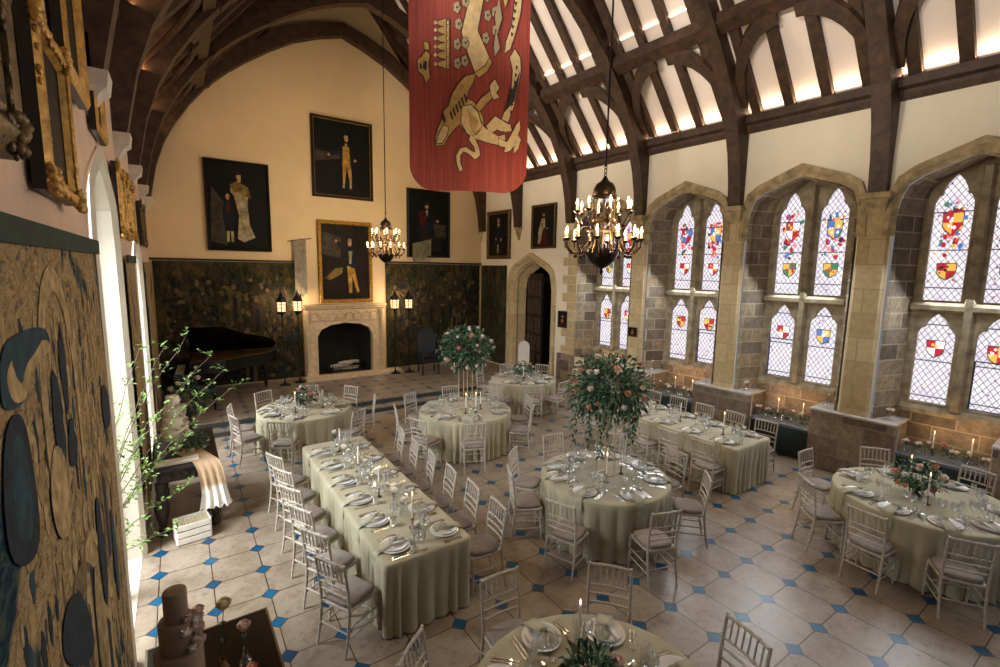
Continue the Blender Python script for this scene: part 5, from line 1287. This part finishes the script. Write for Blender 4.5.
t = thing('flower_arrangement', 'blush flower spray rising behind the white tiered cake', 'flowers', (.0, 8.62, .956)); bunch(t, .26, 260, 21, ['blush', 'white', 'blush', 'white', 'blush', 'white', 'blush', 'blush', 'white'], .08, (0.05, -.1, .62), (.035, .055), 1.3)
MB().lathe([(.07, 0), (.09, .1), (.07, .26), (.05, .4), (.055, .42)], 14).build('vase', M_OAKD, t)
t = thing('cake_flowers', 'trailing greenery and cream flowers around the foot of the white cake', 'flowers', (.0, 7.85, .956)); bunch(t, .2, 300, 22, ['white', 'yellow', 'white', 'blush', 'yellow', 'white'], .06, (.05, .0, .12), (.025, .04), .7)
# hanging cloth
t = MB(); r = random.Random(3); rings = []
for x, z, w in () and ((-.05, .97, .3), (.12, .972, .29), (.27, .97, .28), (.295, .95, .27), (.31, .8, .25), (.33, .62, .24), (.345, .45, .26), (.35, .3, .3), (.352, .2, .33)):
    rings.append([(x + .1 + .02 * sin(i * 1.9 + z * 3) * (0 if z > .94 else 1), 8.02 + w * (i / 12 - .5), z + (.02 * sin(i * 2.3) if z < .25 else 0)) for i in range(13)])
for y, z, x0, x1 in ((7.9, .97, -.2, .1), (7.6, .97, -.1, .2), (7.3, .97, .02, .3), (7.235, .955, .04, .33), (7.2, .86, .07, .36), (7.185, .7, .09, .38), (7.18, .55, .1, .4), (7.175, .4, .08, .43), (7.175, .32, .06, .45)):
    rings.append([(x0 + (x1 - x0) * i / 12, y - .018 * sin(i * 1.9 + z * 3) * (0 if z > .94 else 1), z + (.025 * sin(i * 2.3) if z < .35 else 0)) for i in range(13)])
full = [rg + [(x, y + .005, z + .006) for x, y, z in rg[::-1]] for rg in rings]
t.loft(full)
def gauze_mat():
    m, nt, b_ = nodes('ombre_gauze'); sp = N(nt, 'ShaderNodeSeparateXYZ'); L(nt, pos(nt), sp.inputs[0])
    L(nt, ramp(nt, math_(nt, 'ADD', sp.outputs[2], math_(nt, 'MULTIPLY', noise(nt, pos(nt), 12), .08)), [(.62, '#e8e2da'), (.7, '#b89a78')]), b_.inputs['Base Color']); b_.inputs['Roughness'].default_value = .95; return m
o = t.build('table_runner', gauze_mat(), None, None, 0, 60)
tag(o, 'tan gauze runner with a white end hanging off the carved oak table', 'table runner')
# white crate
t = thing('slatted_crate', 'white open crate of folded cards on the floor before the carved table', 'crate', (-.03, 7.12, 0), radians(8))
M_CRATE = mat('white_painted_wood', '#ddd6c8', .6, var=.08, vs=12)
for y in (-.14, .14):
    for z in (.05, .14, .23): MB().cbox((0, y, z), (.38, .014, .075), .003).build('slat', M_CRATE, t, smooth=0)
for x in (-.19, .19): MB().cbox((x, 0, .14), (.016, .27, .26), .003).build('end_panel', M_CRATE, t, smooth=0)
MB().cbox((0, 0, .012), (.37, .27, .016), .003).build('base_board', M_CRATE, t, smooth=0)
for k in range(16):
    x = -.16 + k * .0215
    c_ = thing('card', 'folded cream card standing in a row inside the white crate', 'card', (-.03 + x * cos(radians(8)), 7.12 + x * sin(radians(8)), .024), radians(8 + rnd.uniform(-4, 4)), 'cards in the white crate')
    MB().add([(0, -.1, 0), (0, .1, 0), (.012, .1, .24), (.012, -.1, .24), (.004, -.1, 0), (.004, .1, 0), (.016, .1, .24), (.016, -.1, .24)], [(0, 1, 2, 3), (4, 7, 6, 5), (0, 3, 7, 4), (1, 5, 6, 2), (3, 2, 6, 7), (0, 4, 5, 1)]).build('card_sheet', mat('cream_card', '#cfc09a', .8), c_, smooth=0)
# branch arrangement
t = thing('branch_arrangement', 'tall leafy spring branches in a dark urn against the white window reveal', 'plant', (-.88, 6.05, 0))
MB().lathe([(.1, 0), (.12, .03), (.1, .1), (.15, .28), (.16, .4), (.1, .52), (.12, .56), (.1, .56), (.08, .5), (.0, .45)], 18, caps=False).build('urn', M_OAKD, t)
r = random.Random(12)
BR = [((.95, .15, 2.83), .3), ((1.14, .15, 2.57), .35), ((1.28, .15, 2.4), .4), ((1.38, .2, 2.18), .4), ((.5, .15, 2.71), .15), ((.73, .1, 2.72), .2), ((.78, .1, 1.1), .35), ((.9, .1, 1.74), .35), ((.55, .05, 1.92), .2), ((.7, -.1, .75), .3), ((.62, .1, 1.45), .2)]
for k, (e, sg) in enumerate(BR):
    e = Vector(e); P = []
    for i in range(13):
        q = i / 12; p = Vector((e.x * q ** 1.5, e.y * q ** 1.5, .4 + (e.z - .4) * (q - sg * q * (1 - q) * -.6))); P.append(p + Vector((r.uniform(-.02, .02), r.uniform(-.02, .02), 0)))
    br = MB().tube(P, [.007 - .0045 * i / 12 for i in range(13)], 5).build('branch', mat('twig_bark', '#5a4a3a', .8), t)
    lv = MB()
    for i in range(5, 13):
        for j in range(5):
            p = P[i] + Vector((r.uniform(-.04, .04), r.uniform(-.04, .04), r.uniform(-.04, .04))); leaf(lv, p, (r.uniform(-1, 1), r.uniform(-1, 1), r.uniform(-.3, .8)), r.uniform(.045, .075), r.uniform(.028, .045), 0, .2)
        if i % 2 == 0:
            d = Vector((r.uniform(-1, 1), r.uniform(-1, 1), r.uniform(0, .8))).normalized()
            for j in range(4): leaf(lv, P[i] + d * (.03 + .035 * j), d + Vector((r.uniform(-.8, .8), r.uniform(-.8, .8), r.uniform(-.3, .5))), r.uniform(.045, .07), .036, 0, .2)
    lv.build('leaves', M_LEAF3, br, smooth=0, fix=False)
# near cake table
t = thing('cake_table', 'dark glossy-topped table with a silver edge under the brown tiered cake', 'table', (.06, 3.42, 0), radians(1))
MB().cbox((0, 0, .735), (.8, 1.3, .02), .004).build('tabletop', mat('dark_mirror_top', '#1e1812', .18, c2='#2c2118', vs=3, var=.1), t, smooth=0)
o = MB()
for x0, x1, y0, y1 in ((-.41, -.395, -.66, .66), (.395, .41, -.66, .66), (-.395, .395, -.66, -.645), (-.395, .395, .645, .66)): o.box(x0, x1, y0, y1, .71, .748)
o.build('edge_trim', M_STEEL, t, smooth=0)
for x in (-.38, .38):
    for y in (-.62, .62): MB().box(x - .015, x + .015, y - .015, y + .015, 0, .72).build('leg', M_STEEL, t, smooth=0)
cake('brown tiered cake with blush flowers on the dark glossy table', (-.13, 3.3, .746), ((.165, .2), (.13, .29), (.098, .19), (.064, .19)), mat('taupe_icing', '#86705a', .45, spec=.4), 22, -30, .5)
def stemvase(label, loc, h, kd, vm, R_=.05, lean=(0, 0)):
    t = thing('flower_vase', label, 'vase', loc)
    MB().lathe([(.03, 0), (.04, .02), (.042, .06), (.02, .1), (.022, .12), (.018, .12), (.015, .1), (0, .09)], 14, caps=False).build('vase', vm, t)
    o = MB(); e = (lean[0], lean[1], h); o.tube([(0, 0, .03), (e[0] * .3, e[1] * .3, h * .6), e], .003, 5)
    for q in (.55, .7): leaf(o, (e[0] * .5, e[1] * .5, h * q), (cos(q * 20), sin(q * 20), .2), .08, .04)
    o.build('stem', M_STEM, t, smooth=0, fix=False)
    o = MB(); petals(o, e, R_); o.build('flower', FL[kd], t, smooth=60, fix=False)
AMB = mat('amber_glass', '#7a5a34', .15)
stemvase('amber glass vase with one tall cream rose behind the brown cake', (.1, 3.52, .746), .5, 'yellow', AMB, .055, (.03, .03))
stemvase('clear bottle vase with one pale rose in the middle of the dark table', (.24, 3.5, .746), .32, 'blush', M_CLEAR, .05)
stemvase('short clear vase with one orange bloom on the dark glossy table', (.26, 3.3, .746), .14, 'peach', M_CLEAR, .04)
for k, (x, y) in enumerate(((.1, 3.2), (.24, 3.14))):
    t = thing('flower_vase', ['small posy of cream spray roses beside the brown cake', 'small posy of peach and cream buds near the dark table edge'][k], 'vase', (x, y, .746)); r = random.Random(k)
    MB().lathe([(.025, 0), (.034, .03), (.02, .08), (.022, .09)], 12, caps=False).build('vase', M_CLEAR, t)
    o = MB(); hd = []
    for j in range(8):
        e = (r.uniform(-.08, .08), r.uniform(-.08, .08), r.uniform(.11, .18)); o.tube([(0, 0, .03), e], .002, 4); hd.append(e)
    o.build('stems', M_STEM, t, smooth=0, fix=False)
    for j, e in enumerate(hd): q = MB(); petals(q, e, .02, 0, j); q.build('flower', FL['white' if (j + k) % 3 else 'peach'], t, smooth=60, fix=False)
# ------------------------------------------------------------------ light
SC.view_settings.view_transform = 'Standard'; SC.view_settings.look = 'None'; SC.view_settings.gamma = 1; SC.view_settings.use_curve_mapping = False
SC.view_settings.exposure = 0.35
W = bpy.data.worlds.new('sky'); SC.world = W; W.use_nodes = True
bg = W.node_tree.nodes['Background']; bg.inputs[0].default_value = (.80, .86, 1.0, 1); bg.inputs[1].default_value = .17
def light(name, typ, loc, power, col, **kw):
    l = bpy.data.lights.new(name, typ); l.energy = power; l.color = col
    tgt = kw.pop('to', None)
    for k, v in kw.items(): setattr(l, k, v)
    o = bpy.data.objects.new(name, l); COL.objects.link(o); o.location = loc
    if tgt: o.rotation_euler = (Vector(tgt) - Vector(loc)).to_track_quat('-Z', 'Y').to_euler()
    return o
DAY = (.86, .93, 1.0); WARM = (1.0, .74, .47)
light('daylight_left_window', 'AREA', (XL - 3.6, 5.6, 4.6), 1500, DAY, shape='RECTANGLE', size=4, size_y=4, to=(1.2, 5.8, .2))
light('daylight_far_left_window', 'AREA', (XL - 3.4, 10.1, 4.4), 1300, DAY, shape='RECTANGLE', size=3.4, size_y=3.4, to=(1.2, 10.4, .3))
for i, c in enumerate(BAY + [15.3]):
    p = Wp(c, -.06, 3.2); q = Wp(c, -3.2, .0)
    light('daylight_window', 'AREA', Wp(c, .45, 3.3), 80, (.86, .92, 1.0), shape='RECTANGLE', size=1.1, size_y=3.2, to=q)
for x, y, z in CHP:
    for dz, pw in ((.62, 90), (.95, 55)):
        for k in range(3):
            a = 2 * pi * k / 3; light('chandelier_glow', 'POINT', (x + .5 * cos(a), y + .5 * sin(a), z + dz), pw / 3, WARM, shadow_soft_size=.06)
for x, y in ((2.36, 14.3), (2.8, 14.45), (5.64, 14.25), (6.1, 14.2)): light('lantern_light', 'POINT', (x, y + .16, ZD + 2.3), 15, WARM, shadow_soft_size=.08)
for c in BAY:
    for s in (c - .46 + .304, c - .46 + .76): light('candle_light', 'POINT', Wp(s, .3, .666 + .46), 2.2, (1, .6, .3), shadow_soft_size=.02)
# strip lights lying on the wall plate, washing the rafters
for fn, n in ((lambda y: (wx(y) - .12, y, 6.74), 'window'), ):
    l = light('cove_strip', 'AREA', fn(7.2), 85, (1, .74, .5), shape='RECTANGLE', size=.05, size_y=15.5)
    l.rotation_euler = (0, radians(180 - 20), WA)
light('cove_strip_purlin', 'AREA', (wx(7.2) - 1.45, 7.2, 8.5), 90, (1, .74, .5), shape='RECTANGLE', size=.05, size_y=15.5).rotation_euler = (0, radians(160), WA)
light('tapestry_side_uplight', 'AREA', (XL + .3, 7.5, 6.78), 45, (1, .6, .3), shape='RECTANGLE', size=.05, size_y=14).rotation_euler = (0, radians(200), 0)
light('end_wall_wash', 'SPOT', (4.4, 9.0, 6.6), 260, (1, .72, .42), spot_size=radians(95), spot_blend=.9, shadow_soft_size=.4, to=(4.3, 15, 6.0))
for y in (2.2, 4.6, 7.0, 9.4, 11.8):  # added spots without a fitting, brightening the window-side roof plaster
    light('added_roof_spot', 'SPOT', (XL + .3, y, 6.95), 900, (1, .9, .8), spot_size=radians(62), spot_blend=.6, shadow_soft_size=.12, to=(wx(y) - 2.0, y + .3, 9.2))
SC.cycles.use_denoising = True
SC.cycles.max_bounces = 8; SC.cycles.transparent_max_bounces = 24; SC.cycles.diffuse_bounces = 4; SC.cycles.glossy_bounces = 3
SC.cycles.sample_clamp_indirect = 6; SC.cycles.caustics_reflective = False; SC.cycles.caustics_refractive = False
